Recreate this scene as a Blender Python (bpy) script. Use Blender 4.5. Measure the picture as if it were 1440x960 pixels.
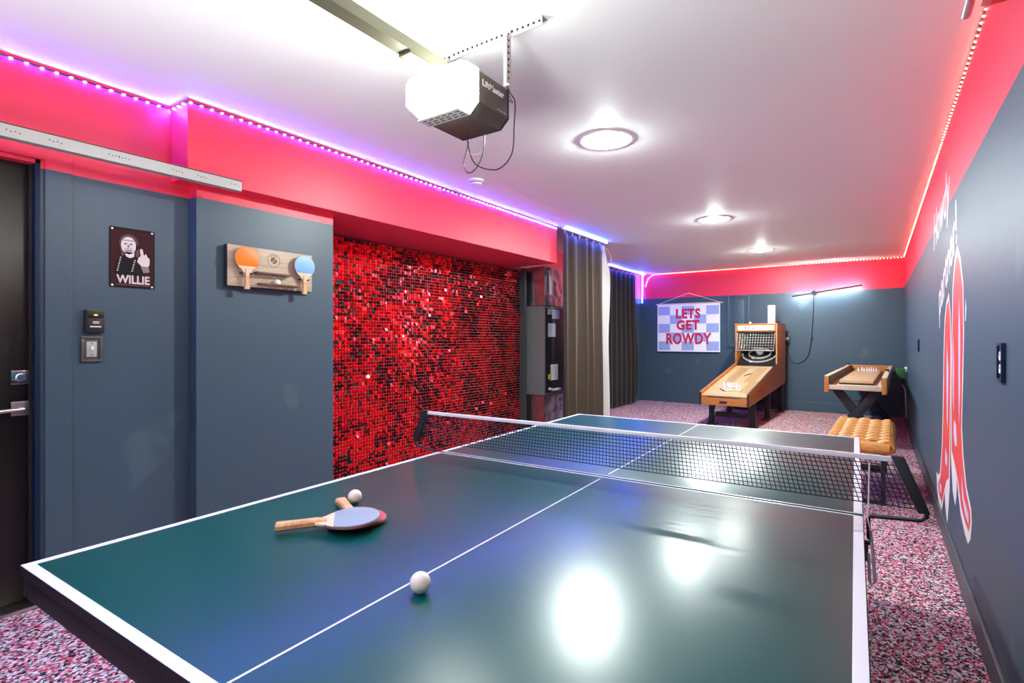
import bpy, bmesh, math, random
from mathutils import Matrix, Vector
random.seed(7)
for o in list(bpy.data.objects):
    bpy.data.objects.remove(o)
scene = bpy.context.scene
COL = scene.collection

# ------------------------------------------------------------------ camera
F, YAW, HOR, CH = 746.0, 0.6025, 476.0, 1.247      # focal length px, yaw, horizon row, camera height
CS, SN = math.cos(YAW), math.sin(YAW)
cam_data = bpy.data.cameras.new('camera')
cam = bpy.data.objects.new('camera', cam_data)
COL.objects.link(cam)
cam.location = (0, 0, CH)
cam.rotation_euler = (math.radians(90), 0, YAW)
cam_data.sensor_width = 36
cam_data.lens = F / 1440 * 36
cam_data.shift_y = (HOR - 480) / 1440
cam_data.clip_start = 0.02
scene.camera = cam
# ------------------------------------------------------------------ world, exposure
world = bpy.data.worlds.new('world')
scene.world = world
world.use_nodes = True
world.node_tree.nodes['Background'].inputs[0].default_value = (0.02, 0.02, 0.025, 1)
world.node_tree.nodes['Background'].inputs[1].default_value = 0.3
vs = scene.view_settings
vs.view_transform = 'Standard'
vs.look = 'None'
vs.exposure = 0.45
vs.gamma = 1.0
vs.use_curve_mapping = False
scene.cycles.max_bounces = 10
scene.cycles.diffuse_bounces = 6
scene.cycles.glossy_bounces = 5
scene.cycles.sample_clamp_indirect = 6.0
scene.cycles.caustics_reflective = False
scene.cycles.caustics_refractive = False

P_BULB = 1000.0      # recessed bulbs, radiance
P_OPENER = 42.0    # opener lamp lens
P_BLUE = 1500.0      # blue led
P_RED = 100.0       # red led
P_BAR = 210.0       # back wall light bar

# added soft fill light behind the camera, turned up to brighten the ceiling
bl = bpy.data.lights.new('added_ceiling_fill', 'AREA')
bl.shape = 'DISK'
bl.size = 0.8
bl.spread = math.radians(130)
bl.energy = 50.0
bl.color = (0.96, 1.0, 0.98)
bl_o = bpy.data.objects.new('added_ceiling_fill', bl)
COL.objects.link(bl_o)
bl_o.location = (-0.95, -0.80, 0.85)
bl_o.rotation_euler = (math.radians(180 - 24), 0, 0)

# ------------------------------------------------------------------ room numbers (metres)
H = 2.545
XR = 0.3535
YB = 10.39
YF = -1.35          # wall behind the camera
XL = -3.25          # near left wall
XP = -3.17          # pier
XS = -3.06          # soffit face
XA = -3.72          # alcove back
XF = -3.96          # far left wall
ZS = 2.12           # soffit underside
ZT = 2.05           # paint line

def ray(u, v):
    r = (u - 720) / F
    return Vector((CS * r - SN, SN * r + CS, (HOR - v) / F))
def onx(u, v, x):
    d = ray(u, v); t = x / d.x
    return Vector((x, d.y * t, CH + d.z * t))
def ony(u, v, y):
    d = ray(u, v); t = y / d.y
    return Vector((d.x * t, y, CH + d.z * t))
def onz(u, v, z):
    d = ray(u, v); t = (z - CH) / d.z
    return Vector((d.x * t, d.y * t, z))

# ------------------------------------------------------------------ materials
def lin(c):
    c = c / 255.0
    return c / 12.92 if c <= 0.04045 else ((c + 0.055) / 1.055) ** 2.4
def rgb(r, g, b):
    return (lin(r), lin(g), lin(b), 1)
MATS = {}
def mat(name, col, rough=0.5, metal=0.0, emit=None, estr=0.0, spec=0.5, coat=0.0, trans=0.0):
    m = bpy.data.materials.new(name)
    m.use_nodes = True
    b = m.node_tree.nodes['Principled BSDF']
    b.inputs['Base Color'].default_value = col
    b.inputs['Roughness'].default_value = rough
    b.inputs['Metallic'].default_value = metal
    b.inputs['Specular IOR Level'].default_value = spec
    b.inputs['Coat Weight'].default_value = coat
    b.inputs['Transmission Weight'].default_value = trans
    if emit:
        b.inputs['Emission Color'].default_value = emit
        b.inputs['Emission Strength'].default_value = estr
    MATS[name] = m
    return m
def nodes(m):
    nt = m.node_tree
    return nt, nt.nodes, nt.links, nt.nodes['Principled BSDF']
def mixc(nt, fac, a, b):
    n = nt.nodes.new('ShaderNodeMix'); n.data_type = 'RGBA'
    for sock, val in ((n.inputs[0], fac), (n.inputs[6], a), (n.inputs[7], b)):
        if isinstance(val, bpy.types.NodeSocket): nt.links.new(val, sock)
        else: sock.default_value = val
    return n.outputs[2]
def ramp(nt, fac, stops, interp='LINEAR'):
    n = nt.nodes.new('ShaderNodeValToRGB'); n.color_ramp.interpolation = interp
    e = n.color_ramp.elements
    while len(e) < len(stops): e.new(0.5)
    for i, (p, c) in enumerate(stops):
        e[i].position = p; e[i].color = c
    nt.links.new(fac, n.inputs[0])
    return n.outputs[0]
def noise(nt, scale, detail=3, rough=0.5, vec=None):
    n = nt.nodes.new('ShaderNodeTexNoise')
    n.inputs['Scale'].default_value = scale; n.inputs['Detail'].default_value = detail
    n.inputs['Roughness'].default_value = rough
    if vec is not None: nt.links.new(vec, n.inputs['Vector'])
    return n.outputs['Fac']
def position(nt):
    return nt.nodes.new('ShaderNodeNewGeometry').outputs['Position']
def objco(nt, scale=(1, 1, 1)):
    t = nt.nodes.new('ShaderNodeTexCoord'); mp = nt.nodes.new('ShaderNodeMapping')
    mp.inputs['Scale'].default_value = scale
    nt.links.new(t.outputs['Object'], mp.inputs['Vector'])
    return mp.outputs['Vector']
def bump(nt, h, strength, dist=0.002):
    n = nt.nodes.new('ShaderNodeBump')
    n.inputs['Strength'].default_value = strength; n.inputs['Distance'].default_value = dist
    nt.links.new(h, n.inputs['Height'])
    nt.links.new(n.outputs[0], nt.nodes['Principled BSDF'].inputs['Normal'])

RED_PAINT = (0.86, 0.034, 0.080, 1)
BLUE_PAINT = (0.042, 0.080, 0.116, 1)
def wall_paint(name, rough, patch=False):
    m = mat(name, BLUE_PAINT, rough)
    nt, N, L, b = nodes(m)
    pos = position(nt)
    sep = N.new('ShaderNodeSeparateXYZ'); L.new(pos, sep.inputs[0])
    gt = N.new('ShaderNodeMath'); gt.operation = 'GREATER_THAN'; gt.inputs[1].default_value = ZT
    L.new(sep.outputs[2], gt.inputs[0])
    blue = BLUE_PAINT
    if patch:   # touched-up spots of fresher paint
        f = noise(nt, 2.3, 2, 0.45, pos)
        fac = ramp(nt, f, [(0.66, (0, 0, 0, 1)), (0.70, (1, 1, 1, 1))])
        blue = mixc(nt, fac, BLUE_PAINT, (0.060, 0.104, 0.140, 1))
    L.new(mixc(nt, gt.outputs[0], blue, RED_PAINT), b.inputs['Base Color'])
    bump(nt, noise(nt, 160, 2, 0.5, pos), 0.12, 0.001)
    return m
wall_paint('wall_paint', 0.42, True)
wall_paint('wall_paint_satin', 0.5, True).node_tree.nodes['Principled BSDF'].inputs['Specular IOR Level'].default_value = 0.3
mat('red_paint', RED_PAINT, 0.45)
mat('blue_paint', BLUE_PAINT, 0.42)
mat('navy_paint', rgb(14, 34, 60), 0.5, spec=0.25)
mat('base_paint', (0.05, 0.075, 0.082, 1), 0.4)
m = mat('ceiling_paint', (0.90, 0.93, 0.92, 1), 0.6, spec=0.3)
bump(m.node_tree, noise(m.node_tree, 120, 2, 0.5, position(m.node_tree)), 0.06, 0.001)

m = mat('carpet', (0.4, 0.2, 0.25, 1), 0.95, spec=0.1)
nt, N, L, b = nodes(m)
vo = N.new('ShaderNodeTexVoronoi'); vo.inputs['Scale'].default_value = 130
mp = N.new('ShaderNodeMapping'); mp.inputs['Scale'].default_value = (1, 0.75, 1)
L.new(position(nt), mp.inputs[0]); L.new(mp.outputs[0], vo.inputs['Vector'])
sp = N.new('ShaderNodeSeparateXYZ'); L.new(vo.outputs['Color'], sp.inputs[0])
colr = ramp(nt, sp.outputs[0], [(0, (0.02, 0.02, 0.03, 1)), (0.25, (0.14, 0.11, 0.13, 1)), (0.38, (0.62, 0.07, 0.13, 1)),
            (0.54, (0.72, 0.26, 0.33, 1)), (0.68, (0.48, 0.49, 0.52, 1)), (0.86, (0.72, 0.71, 0.73, 1))], 'CONSTANT')
L.new(colr, b.inputs['Base Color'])
bump(nt, vo.outputs['Distance'], 0.6, 0.004)

m = mat('table_green', (0.004, 0.085, 0.075, 1), 0.30, spec=0.45)
nt, N, L, b = nodes(m)
b.inputs['Base Color'].default_value = (0.0003, 0.066, 0.064, 1)
b.distribution = 'GGX'

def wood(name, c1, c2, rough=0.45, scale=(3, 30, 30), coat=0.0):
    m = mat(name, c1, rough, coat=coat)
    nt, N, L, b = nodes(m)
    v = objco(nt, scale)
    f = noise(nt, 1.6, 5, 0.6, v)
    L.new(ramp(nt, f, [(0.3, c1), (0.7, c2)]), b.inputs['Base Color'])
    return m
wood('honey_wood', rgb(196, 130, 58), rgb(166, 98, 38), 0.4, (30, 3, 30))
wood('lane_wood', rgb(214, 182, 140), rgb(188, 148, 104), 0.3, (40, 2.5, 40))
wood('lane_dark_wood', rgb(188, 156, 112), rgb(166, 128, 86), 0.3, (40, 2.5, 40))
wood('pale_wood', rgb(214, 196, 172), rgb(190, 166, 138), 0.5, (30, 4, 30))
wood('rack_wood', rgb(196, 178, 156), rgb(170, 150, 128), 0.55, (8, 3, 40))
wood('handle_wood', rgb(222, 176, 130), rgb(190, 136, 92), 0.45, (4, 40, 40))
wood('blade_wood', rgb(232, 214, 186), rgb(214, 188, 152), 0.5, (4, 40, 40))
wood('brown_wood', rgb(120, 82, 52), rgb(92, 60, 38), 0.6, (30, 4, 30))

mat('white_paint', (0.82, 0.82, 0.82, 1), 0.35)
mat('line_white', (0.70, 0.74, 0.78, 1), 0.3)
mat('white_plastic', (0.85, 0.85, 0.84, 1), 0.35)
mat('ball_white', (0.86, 0.82, 0.76, 1), 0.35)
mat('black_metal', (0.012, 0.012, 0.013, 1), 0.4)
mat('black_plastic', (0.016, 0.016, 0.018, 1), 0.45)
mat('black_edge', (0.007, 0.005, 0.008, 1), 0.5, spec=0.12)
mat('dark_gap', (0.008, 0.008, 0.01, 1), 0.8)
mat('net_cord', (0.012, 0.012, 0.03, 1), 0.7)
mat('tape_white', (0.92, 0.92, 0.92, 1), 0.7)
mat('cord_white', (0.75, 0.73, 0.7, 1), 0.7)
mat('steel', (0.72, 0.72, 0.70, 1), 0.34, 0.85)
mat('rail_steel', (0.13, 0.13, 0.085, 1), 0.4, 0.4)
mat('track_steel', (0.42, 0.42, 0.41, 1), 0.45, 0.2)
mat('steel_pale', (0.50, 0.50, 0.48, 1), 0.42, 0.2)
mat('can_grey', (0.012, 0.012, 0.012, 1), 0.6)
mat('steel_brushed', (0.60, 0.57, 0.53, 1), 0.28, 1.0)
mat('chrome', (0.8, 0.78, 0.76, 1), 0.12, 1.0)
m = mat('door_metal', (0.045, 0.042, 0.038, 1), 0.35, 0.3)
nt, N, L, b = nodes(m)
f = noise(nt, 2.0, 6, 0.65, objco(nt, (1, 1.5, 0.8)))
L.new(ramp(nt, f, [(0.35, (0.006, 0.006, 0.006, 1)), (0.7, (0.022, 0.019, 0.016, 1))]), b.inputs['Base Color'])
mat('opener_grey', (0.085, 0.078, 0.062, 1), 0.35, 0.25)
mat('lens_glow', (0.9, 0.9, 0.88, 1), 0.4, emit=(0.97, 1.0, 0.93, 1), estr=P_OPENER)
mat('lens_grille', (0.55, 0.54, 0.5, 1), 0.5)
mat('bulb_glow', (1, 1, 1, 1), 0.4, emit=(0.90, 1.0, 0.965, 1), estr=P_BULB)
mat('led_blue', (0.5, 0.55, 1, 1), 0.4, emit=(0.035, 0.085, 1.0, 1), estr=P_BLUE)
mat('led_red', (1, 0.5, 0.45, 1), 0.4, emit=(1.0, 0.13, 0.075, 1), estr=P_RED)
mat('bar_glow', (1, 1, 1, 1), 0.4, emit=(0.93, 1.0, 0.99, 1), estr=P_BAR)
mat('led_tape', (0.04, 0.04, 0.05, 1), 0.6)
mat('amber', (1, 0.5, 0.05, 1), 0.4, emit=(1, 0.55, 0.05, 1), estr=2.0)
mat('sequin_red', (0.90, 0.002, 0.010, 1), 0.2, 0.75)
mat('sequin_dark', (0.16, 0.002, 0.010, 1), 0.25, 0.9)
mat('sequin_pin', (0.45, 0.30, 0.29, 1), 0.25)
mat('shimmer_back', (0.010, 0.006, 0.007, 1), 0.6)
m = mat('foil', (0.55, 0.57, 0.62, 1), 0.18, 0.95)
bump(m.node_tree, noise(m.node_tree, 26, 4, 0.6, objco(m.node_tree)), 0.5, 0.01)
mat('furnace_grey', (0.20, 0.235, 0.24, 1), 0.4, 0.2)
mat('label_white', (0.75, 0.75, 0.78, 1), 0.5)
mat('label_yellow', (0.85, 0.65, 0.03, 1), 0.5)
def cloth(name, c1, c2):
    m = mat(name, c1, 0.85, spec=0.2)
    nt, N, L, b = nodes(m)
    b.inputs['Sheen Weight'].default_value = 0.3
    f = noise(nt, 300, 2, 0.6, objco(nt, (1, 1, 0.4)))
    L.new(mixc(nt, f, c1, c2), b.inputs['Base Color'])
    return m
cloth('curtain_taupe', (0.046, 0.032, 0.020, 1), (0.064, 0.045, 0.029, 1))
cloth('curtain_brown', (0.012, 0.010, 0.009, 1), (0.020, 0.017, 0.015, 1))
cloth('lining', (0.42, 0.42, 0.41, 1), (0.48, 0.47, 0.46, 1))
mat('rubber_orange', (0.95, 0.185, 0.0, 1), 0.45)
mat('rubber_sky', (0.20, 0.42, 0.72, 1), 0.45)
mat('rubber_slate', (0.27, 0.35, 0.45, 1), 0.4)
mat('rubber_red', (0.62, 0.08, 0.07, 1), 0.4)
mat('rubber_black', (0.02, 0.018, 0.02, 1), 0.5)
mat('paddle_edge', (0.24, 0.09, 0.09, 1), 0.5)
mat('poster_maroon', (0.040, 0.008, 0.010, 1), 0.6, spec=0.15)
mat('poster_black', (0.010, 0.008, 0.009, 1), 0.6, spec=0.15)
mat('poster_hair', (0.13, 0.065, 0.066, 1), 0.6, spec=0.15)
mat('poster_pale', (0.66, 0.58, 0.60, 1), 0.4)
mat('poster_grey', (0.22, 0.17, 0.18, 1), 0.4)
mat('poster_rust', (0.20, 0.05, 0.04, 1), 0.4)
mat('banner_cloth', (0.90, 0.90, 0.92, 1), 0.8)
mat('banner_blue', (0.34, 0.42, 0.74, 1), 0.8)
mat('banner_red', (0.60, 0.02, 0.07, 1), 0.8)
mat('mural_cream', (0.80, 0.76, 0.72, 1), 0.4)
mat('mural_red', (0.78, 0.055, 0.05, 1), 0.4)
mat('mural_lilac', (0.62, 0.60, 0.76, 1), 0.4)
mat('marquee', (0.84, 0.83, 0.80, 1), 0.4)
mat('marquee_red', (0.65, 0.03, 0.05, 1), 0.4)
mat('wire_grey', (0.45, 0.44, 0.42, 1), 0.4, 0.6)
mat('ring_grey', (0.42, 0.41, 0.39, 1), 0.4)
mat('target_black', (0.012, 0.014, 0.012, 1), 0.5)
m = mat('woven_seat', rgb(206, 146, 66), 0.5)
nt, N, L, b = nodes(m)
f = noise(nt, 8, 4, 0.6, objco(nt, (2, 14, 4)))
L.new(ramp(nt, f, [(0.3, rgb(222, 168, 88)), (0.7, rgb(182, 118, 44))]), b.inputs['Base Color'])
bump(nt, noise(nt, 60, 3, 0.6, objco(nt, (0.6, 4, 4))), 0.5, 0.004)
mat('green_box', (0.012, 0.085, 0.022, 1), 0.5)
mat('switch_pewter', (0.11, 0.11, 0.105, 1), 0.4, 0.5)
mat('clear_glass', (0.9, 0.9, 0.9, 1), 0.05, trans=0.6)

# ------------------------------------------------------------------ mesh helpers
def orient(x, y):
    x = Vector(x).normalized(); y = Vector(y).normalized(); z = x.cross(y)
    return Matrix((x, y, z)).transposed().to_4x4()
class MB:
    def __init__(self): self.bm = bmesh.new()
    def add(self, other, M=None):
        vm = {}
        for v in other.verts:
            vm[v] = self.bm.verts.new(M @ v.co if M else v.co)
        for f in other.faces:
            try: self.bm.faces.new([vm[v] for v in f.verts])
            except ValueError: pass
        other.free()
        return self
    def box(self, c, s, bev=0.0, M=None, seg=2):
        t = bmesh.new(); bmesh.ops.create_cube(t, size=1)
        for v in t.verts: v.co = Vector((v.co.x * s[0], v.co.y * s[1], v.co.z * s[2]))
        if bev > 0: bmesh.ops.bevel(t, geom=list(t.edges), offset=bev, segments=seg, profile=0.6, affect='EDGES')
        T = Matrix.Translation(Vector(c))
        return self.add(t, T @ M if M else T)
    def bb(self, a, b, bev=0.0):
        return self.box([(p + q) / 2 for p, q in zip(a, b)], [abs(q - p) for p, q in zip(a, b)], bev)
    def bar(self, a, b, w, h, up=(0, 0, 1), bev=0.0):
        a = Vector(a); b = Vector(b); d = (b - a); ln = d.length; d.normalize()
        up = Vector(up); x = d.cross(up)
        if x.length < 1e-4: x = d.cross(Vector((1, 0, 0)))
        x.normalize(); z = x.cross(d)
        M = Matrix((x, d, z)).transposed().to_4x4()
        return self.box((a + b) / 2, (w, ln, h), bev, M)
    def tube(self, pts, r, n=8, closed=False):
        pts = [Vector(p) for p in pts]; k = len(pts)
        rs = r if isinstance(r, (list, tuple)) else [r] * k
        nrm = None; rings = []
        for i in range(k):
            if closed: t = pts[(i + 1) % k] - pts[i - 1]
            else: t = pts[min(i + 1, k - 1)] - pts[max(i - 1, 0)]
            t.normalize()
            if nrm is None:
                nrm = t.cross(Vector((0, 0, 1)))
                if nrm.length < 1e-3: nrm = t.cross(Vector((1, 0, 0)))
            else: nrm = nrm - t * nrm.dot(t)
            nrm.normalize(); bn = t.cross(nrm)
            rings.append([self.bm.verts.new(pts[i] + (nrm * math.cos(2 * math.pi * j / n) + bn * math.sin(2 * math.pi * j / n)) * rs[i]) for j in range(n)])
        for i in range(k if closed else k - 1):
            a, b2 = rings[i], rings[(i + 1) % k]
            for j in range(n):
                self.bm.faces.new((a[j], a[(j + 1) % n], b2[(j + 1) % n], b2[j]))
        if not closed:
            self.bm.faces.new(rings[0][::-1]); self.bm.faces.new(rings[-1])
        return self
    def lathe(self, prof, n=32, M=None):
        t = bmesh.new(); rings = []
        for r, z in prof:
            if r < 1e-6: rings.append([t.verts.new((0, 0, z))])
            else: rings.append([t.verts.new((r * math.cos(2 * math.pi * j / n), r * math.sin(2 * math.pi * j / n), z)) for j in range(n)])
        for a, b2 in zip(rings, rings[1:]):
            for j in range(n):
                k = (j + 1) % n
                if len(a) == 1 and len(b2) == 1: continue
                if len(a) == 1: t.faces.new((a[0], b2[k], b2[j]))
                elif len(b2) == 1: t.faces.new((a[j], a[k], b2[0]))
                else: t.faces.new((a[j], a[k], b2[k], b2[j]))
        bmesh.ops.recalc_face_normals(t, faces=t.faces)
        return self.add(t, M)
    def cyl(self, a, b, r, n=20, r2=None):
        a = Vector(a); b = Vector(b); d = b - a
        M = Matrix.Translation(a) @ d.to_track_quat('Z', 'Y').to_matrix().to_4x4()
        r2 = r if r2 is None else r2
        return self.lathe([(0, 0), (r, 0), (r2, d.length), (0, d.length)], n, M)
    def prism(self, poly, h, M=None, bev=0.0):
        """poly in local xy, extruded along local z from 0 to h"""
        t = bmesh.new()
        vs_ = [t.verts.new((p[0], p[1], 0)) for p in poly]
        f = t.faces.new(vs_)
        r = bmesh.ops.extrude_face_region(t, geom=[f])
        for e in r['geom']:
            if isinstance(e, bmesh.types.BMVert): e.co.z += h
        bmesh.ops.recalc_face_normals(t, faces=t.faces)
        if bev > 0: bmesh.ops.bevel(t, geom=list(t.edges), offset=bev, segments=2, profile=0.6, affect='EDGES')
        big = [f for f in t.faces if len(f.verts) > 4]
        if big: bmesh.ops.triangulate(t, faces=big)
        return self.add(t, M)
    def sphere(self, c, r, u=20, v=12, sc=(1, 1, 1)):
        t = bmesh.new(); bmesh.ops.create_uvsphere(t, u_segments=u, v_segments=v, radius=r)
        for w in t.verts: w.co = Vector((w.co.x * sc[0], w.co.y * sc[1], w.co.z * sc[2]))
        return self.add(t, Matrix.Translation(Vector(c)))
    def grid(self, fn, nu, nv):
        vs_ = [[self.bm.verts.new(fn(i / nu, j / nv)) for j in range(nv + 1)] for i in range(nu + 1)]
        for i in range(nu):
            for j in range(nv):
                self.bm.faces.new((vs_[i][j], vs_[i + 1][j], vs_[i + 1][j + 1], vs_[i][j + 1]))
        return self
    def build(self, name, material, parent=None, local=False, smooth=True, kind=None):
        me = bpy.data.meshes.new(name)
        if parent is not None and not local:
            self.bm.transform(pmat(parent).inverted())
        bmesh.ops.recalc_face_normals(self.bm, faces=self.bm.faces)
        self.bm.to_mesh(me); self.bm.free()
        return link(name, me, material, parent, smooth, kind)
def link(name, me, material, parent=None, smooth=True, kind=None):
    me.materials.append(MATS[material])
    if smooth:
        me.shade_smooth(); me.set_sharp_from_angle(angle=math.radians(38))
    o = bpy.data.objects.new(name, me); COL.objects.link(o)
    if parent is not None: o.parent = parent
    if kind: o['kind'] = kind
    return o
def pmat(o):
    M = Matrix.Translation(o.location) @ o.rotation_euler.to_matrix().to_4x4()
    return pmat(o.parent) @ M if o.parent else M
def thing(name, label, cat, loc=(0, 0, 0), rz=0.0, group=None):
    o = bpy.data.objects.new(name, None); COL.objects.link(o)
    o.location = loc; o.rotation_euler = (0, 0, rz); o.empty_display_size = 0.1
    o['label'] = label; o['category'] = cat
    if group: o['group'] = group
    return o
def tag(o, label, cat, group=None):
    o['label'] = label; o['category'] = cat
    if group: o['group'] = group
    return o
def struct(o):
    o['kind'] = 'structure'; return o
def recentre(o):
    """put the origin of a top-level mesh at the middle of its base"""
    cs = [v.co for v in o.data.vertices]
    c = Vector(((min(v.x for v in cs) + max(v.x for v in cs)) / 2, (min(v.y for v in cs) + max(v.y for v in cs)) / 2, min(v.z for v in cs)))
    o.data.transform(Matrix.Translation(-c)); o.location = c
    return o
def text(name, body, size, material, parent, loc, xd, yd, off=0.0, ext=0.0006, shear=0.0, space=1.0, local=False, sx=1.0):
    cu = bpy.data.curves.new(name, 'FONT'); cu.body = body; cu.size = size
    cu.align_x = 'CENTER'; cu.align_y = 'CENTER'; cu.extrude = ext; cu.offset = off; cu.shear = shear
    cu.space_character = space; cu.resolution_u = 4
    t = bpy.data.objects.new(name + '_curve', cu); COL.objects.link(t)
    bpy.context.view_layer.update()
    me = bpy.data.meshes.new_from_object(t.evaluated_get(bpy.context.evaluated_depsgraph_get()))
    bpy.data.objects.remove(t); bpy.data.curves.remove(cu)
    M = Matrix.Translation(Vector(loc)) @ orient(xd, yd) @ Matrix.Diagonal((sx, 1, 1, 1))
    if parent is not None and not local: M = pmat(parent).inverted() @ M
    me.transform(M)
    me.materials.clear(); me.name = name
    return link(name, me, material, parent, False)
WL = ((0, 1, 0), (0, 0, 1))     # axes of a picture on the left wall (faces +x)
WR = ((0, -1, 0), (0, 0, 1))    # on the right wall (faces -x)
WB = ((1, 0, 0), (0, 0, 1))     # on the back wall (faces -y)
def plane_M(origin, axes):
    return Matrix.Translation(Vector(origin)) @ orient(*axes)
def circle(cx, cy, rx, ry=None, n=24, a0=0.0):
    ry = rx if ry is None else ry
    return [(cx + rx * math.cos(a0 + 2 * math.pi * i / n), cy + ry * math.sin(a0 + 2 * math.pi * i / n)) for i in range(n)]

# ================================================================== STRUCTURE
fl = struct(MB().bb((-4.1, YF - 0.1, -0.1), (XR + 0.1, YB + 0.1, 0)).build('floor', 'carpet', smooth=False))
for ys in (2.52, 6.4):
    MB().bb((-4.0, ys - 0.002, 0.0), (XR - 0.014, ys + 0.002, 0.0012)).build('seam', 'dark_gap', fl, smooth=False)
LIGHTS = [(-1.46, 3.205), (-1.455, 6.0), (-1.40, 8.45)]
R_HOLE = 0.155
t = bmesh.new()
edges = []
def loop(pts):
    vv = [t.verts.new((p[0], p[1], H)) for p in pts]
    for i in range(len(vv)): edges.append(t.edges.new((vv[i], vv[(i + 1) % len(vv)])))
loop([(-4.06, YF), (XR + 0.05, YF), (XR + 0.05, YB + 0.05), (-4.06, YB + 0.05)])
for lx, ly in LIGHTS: loop(circle(lx, ly, R_HOLE, n=40))
bmesh.ops.triangle_fill(t, edges=edges, use_beauty=True)
mb = MB(); mb.add(t)
mb.bb((-4.06, YF, H + 0.16), (XR + 0.05, YB + 0.05, H + 0.22))
struct(mb.build('ceiling', 'ceiling_paint', smooth=False))

struct(MB().bb((XR, YF, 0), (XR + 0.1, YB + 0.1, H)).build('wall_right', 'wall_paint_satin', smooth=False))
struct(MB().bb((-4.06, YB, 0), (XR, YB + 0.1, H)).build('wall_back', 'wall_paint', smooth=False))
struct(MB().bb((-4.06, YF - 0.1, 0), (XR + 0.1, YF, H)).build('wall_front', 'white_paint', smooth=False))
# near left wall with the door opening
DY0, DY1, DZ = -0.12, 0.80, 2.09
mb = MB()
mb.bb((XL - 0.15, YF, 0), (XL, DY0, H)); mb.bb((XL - 0.15, DY1, 0), (XL, 1.46, H)); mb.bb((XL - 0.15, DY0, DZ), (XL, DY1, H))
struct(mb.build('wall_left', 'wall_paint', smooth=False))
struct(MB().bb((-3.95, 1.46, 0), (XP, 2.375, ZS)).build('wall_left_pier', 'wall_paint', smooth=False))
struct(MB().bb((-3.95, 1.365, ZS), (XS, 5.37, H), 0.003).build('wall_left_soffit', 'red_paint', smooth=False))
struct(MB().bb((XA - 0.1, 2.375, 0), (XA, 5.60, ZS)).bb((XA - 0.1, 5.375, ZS), (XA, 5.60, H)).build('wall_left_alcove', 'red_paint', smooth=False))
struct(MB().bb((XF - 0.1, 5.60, 0), (XF, YB, H)).build('wall_left_rear', 'wall_paint', smooth=False))
# raised casing strip between the door and the wall, alcove jamb
struct(MB().bb((XL, DY1 + 0.015, 0), (XL + 0.012, 0.917, 2.20), 0.002).build('trim_1', 'wall_paint', smooth=False))
struct(MB().bb((XA, 5.555, 0), (XA + 0.09, 5.60, 2.10), 0.003).build('trim_2', 'base_paint', smooth=False))
# baseboards
struct(MB().bb((XR - 0.014, YF, 0), (XR, YB - 0.014, 0.115), 0.003).build('baseboard_right', 'base_paint', smooth=False))
struct(MB().bb((XF, YB - 0.014, 0), (XR, YB, 0.165), 0.003).build('baseboard_back', 'blue_paint', smooth=False))
# door in the left wall
d1 = thing('door_1', '', '', (XL - 0.06, DY1, 0)); del d1['label'], d1['category']; struct(d1)
XD = XL - 0.055
MB().bb((XD - 0.045, DY0 + 0.004, 0.02), (XD, DY1 - 0.022, DZ - 0.022), 0.002).build('door_leaf', 'door_metal', d1)
mb = MB()
mb.bb((XD - 0.06, DY1 - 0.02, 0), (XL + 0.004, DY1, DZ), 0.002)
mb.build('jamb', 'navy_paint', d1)
MB().bb((XD - 0.06, DY0, DZ - 0.02), (XL + 0.004, DY1, DZ), 0.002).build('jamb', 'red_paint', d1)
MB().bb((XD - 0.002, DY1 - 0.030, 0.02), (XD + 0.012, DY1 - 0.020, DZ - 0.02)).build('weather_strip', 'rubber_black', d1)
MB().bb((XL, DY0, DZ), (XL + 0.016, DY1 + 0.015, DZ + 0.06), 0.002).build('casing', 'red_paint', d1)
MB().bb((XD - 0.05, DY0, 0), (XL + 0.05, DY1 - 0.021, 0.018), 0.004).build('sill', 'steel_brushed', d1)
c = onx(28, 530.5, XD)
mb = MB().bb((XD, c.y - 0.033, c.z - 0.033), (XD + 0.010, c.y + 0.033, c.z + 0.033), 0.003)
db = mb.build('deadbolt', 'chrome', d1)
MB().cyl((XD + 0.010, c.y, c.z), (XD + 0.024, c.y, c.z), 0.019, 24, 0.016).build('thumb_turn', 'chrome', db)
c2 = Vector((XD, c.y, onx(28, 574, XD).z))
hd = MB().bb((XD, c2.y - 0.033, c2.z - 0.033), (XD + 0.010, c2.y + 0.033, c2.z + 0.033), 0.003).build('handle_plate', 'steel_brushed', d1)
MB().tube([(XD + 0.010, c2.y, c2.z), (XD + 0.045, c2.y, c2.z), (XD + 0.052, c2.y - 0.012, c2.z), (XD + 0.052, c2.y - 0.12, c2.z - 0.006)], 0.0095, 12).build('lever', 'steel_brushed', hd)

# painted-over hatch on the back wall
hx0, hx1, hz0, hz1 = -2.30, -1.905, 1.08, 2.048
hatch = thing('access_hatch', 'tall panelled hatch painted wall blue beside the hanging banner', 'hatch', ((hx0 + hx1) / 2, YB - 0.001, hz0))
MB().bb((hx0, YB - 0.008, hz0), (hx1, YB - 0.001, hz1)).build('leaf', 'blue_paint', hatch)
mb = MB()
for a, b2 in (((hx0, hz0), (hx0 + 0.045, hz1)), ((hx1 - 0.045, hz0), (hx1, hz1)), ((hx0 + 0.045, hz1 - 0.045), (hx1 - 0.045, hz1)), ((hx0 + 0.045, hz0), (hx1 - 0.045, hz0 + 0.045))):
    mb.bb((a[0], YB - 0.024, a[1]), (b2[0], YB - 0.0085, b2[1]), 0.003)
mb.build('frame', 'blue_paint', hatch)
mb = MB().bb((hx0 + 0.09, YB - 0.013, hz0 + 0.09), (hx1 - 0.09, YB - 0.0085, hz1 - 0.09), 0.002)
mb.build('raised_panel', 'blue_paint', hatch)

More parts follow.
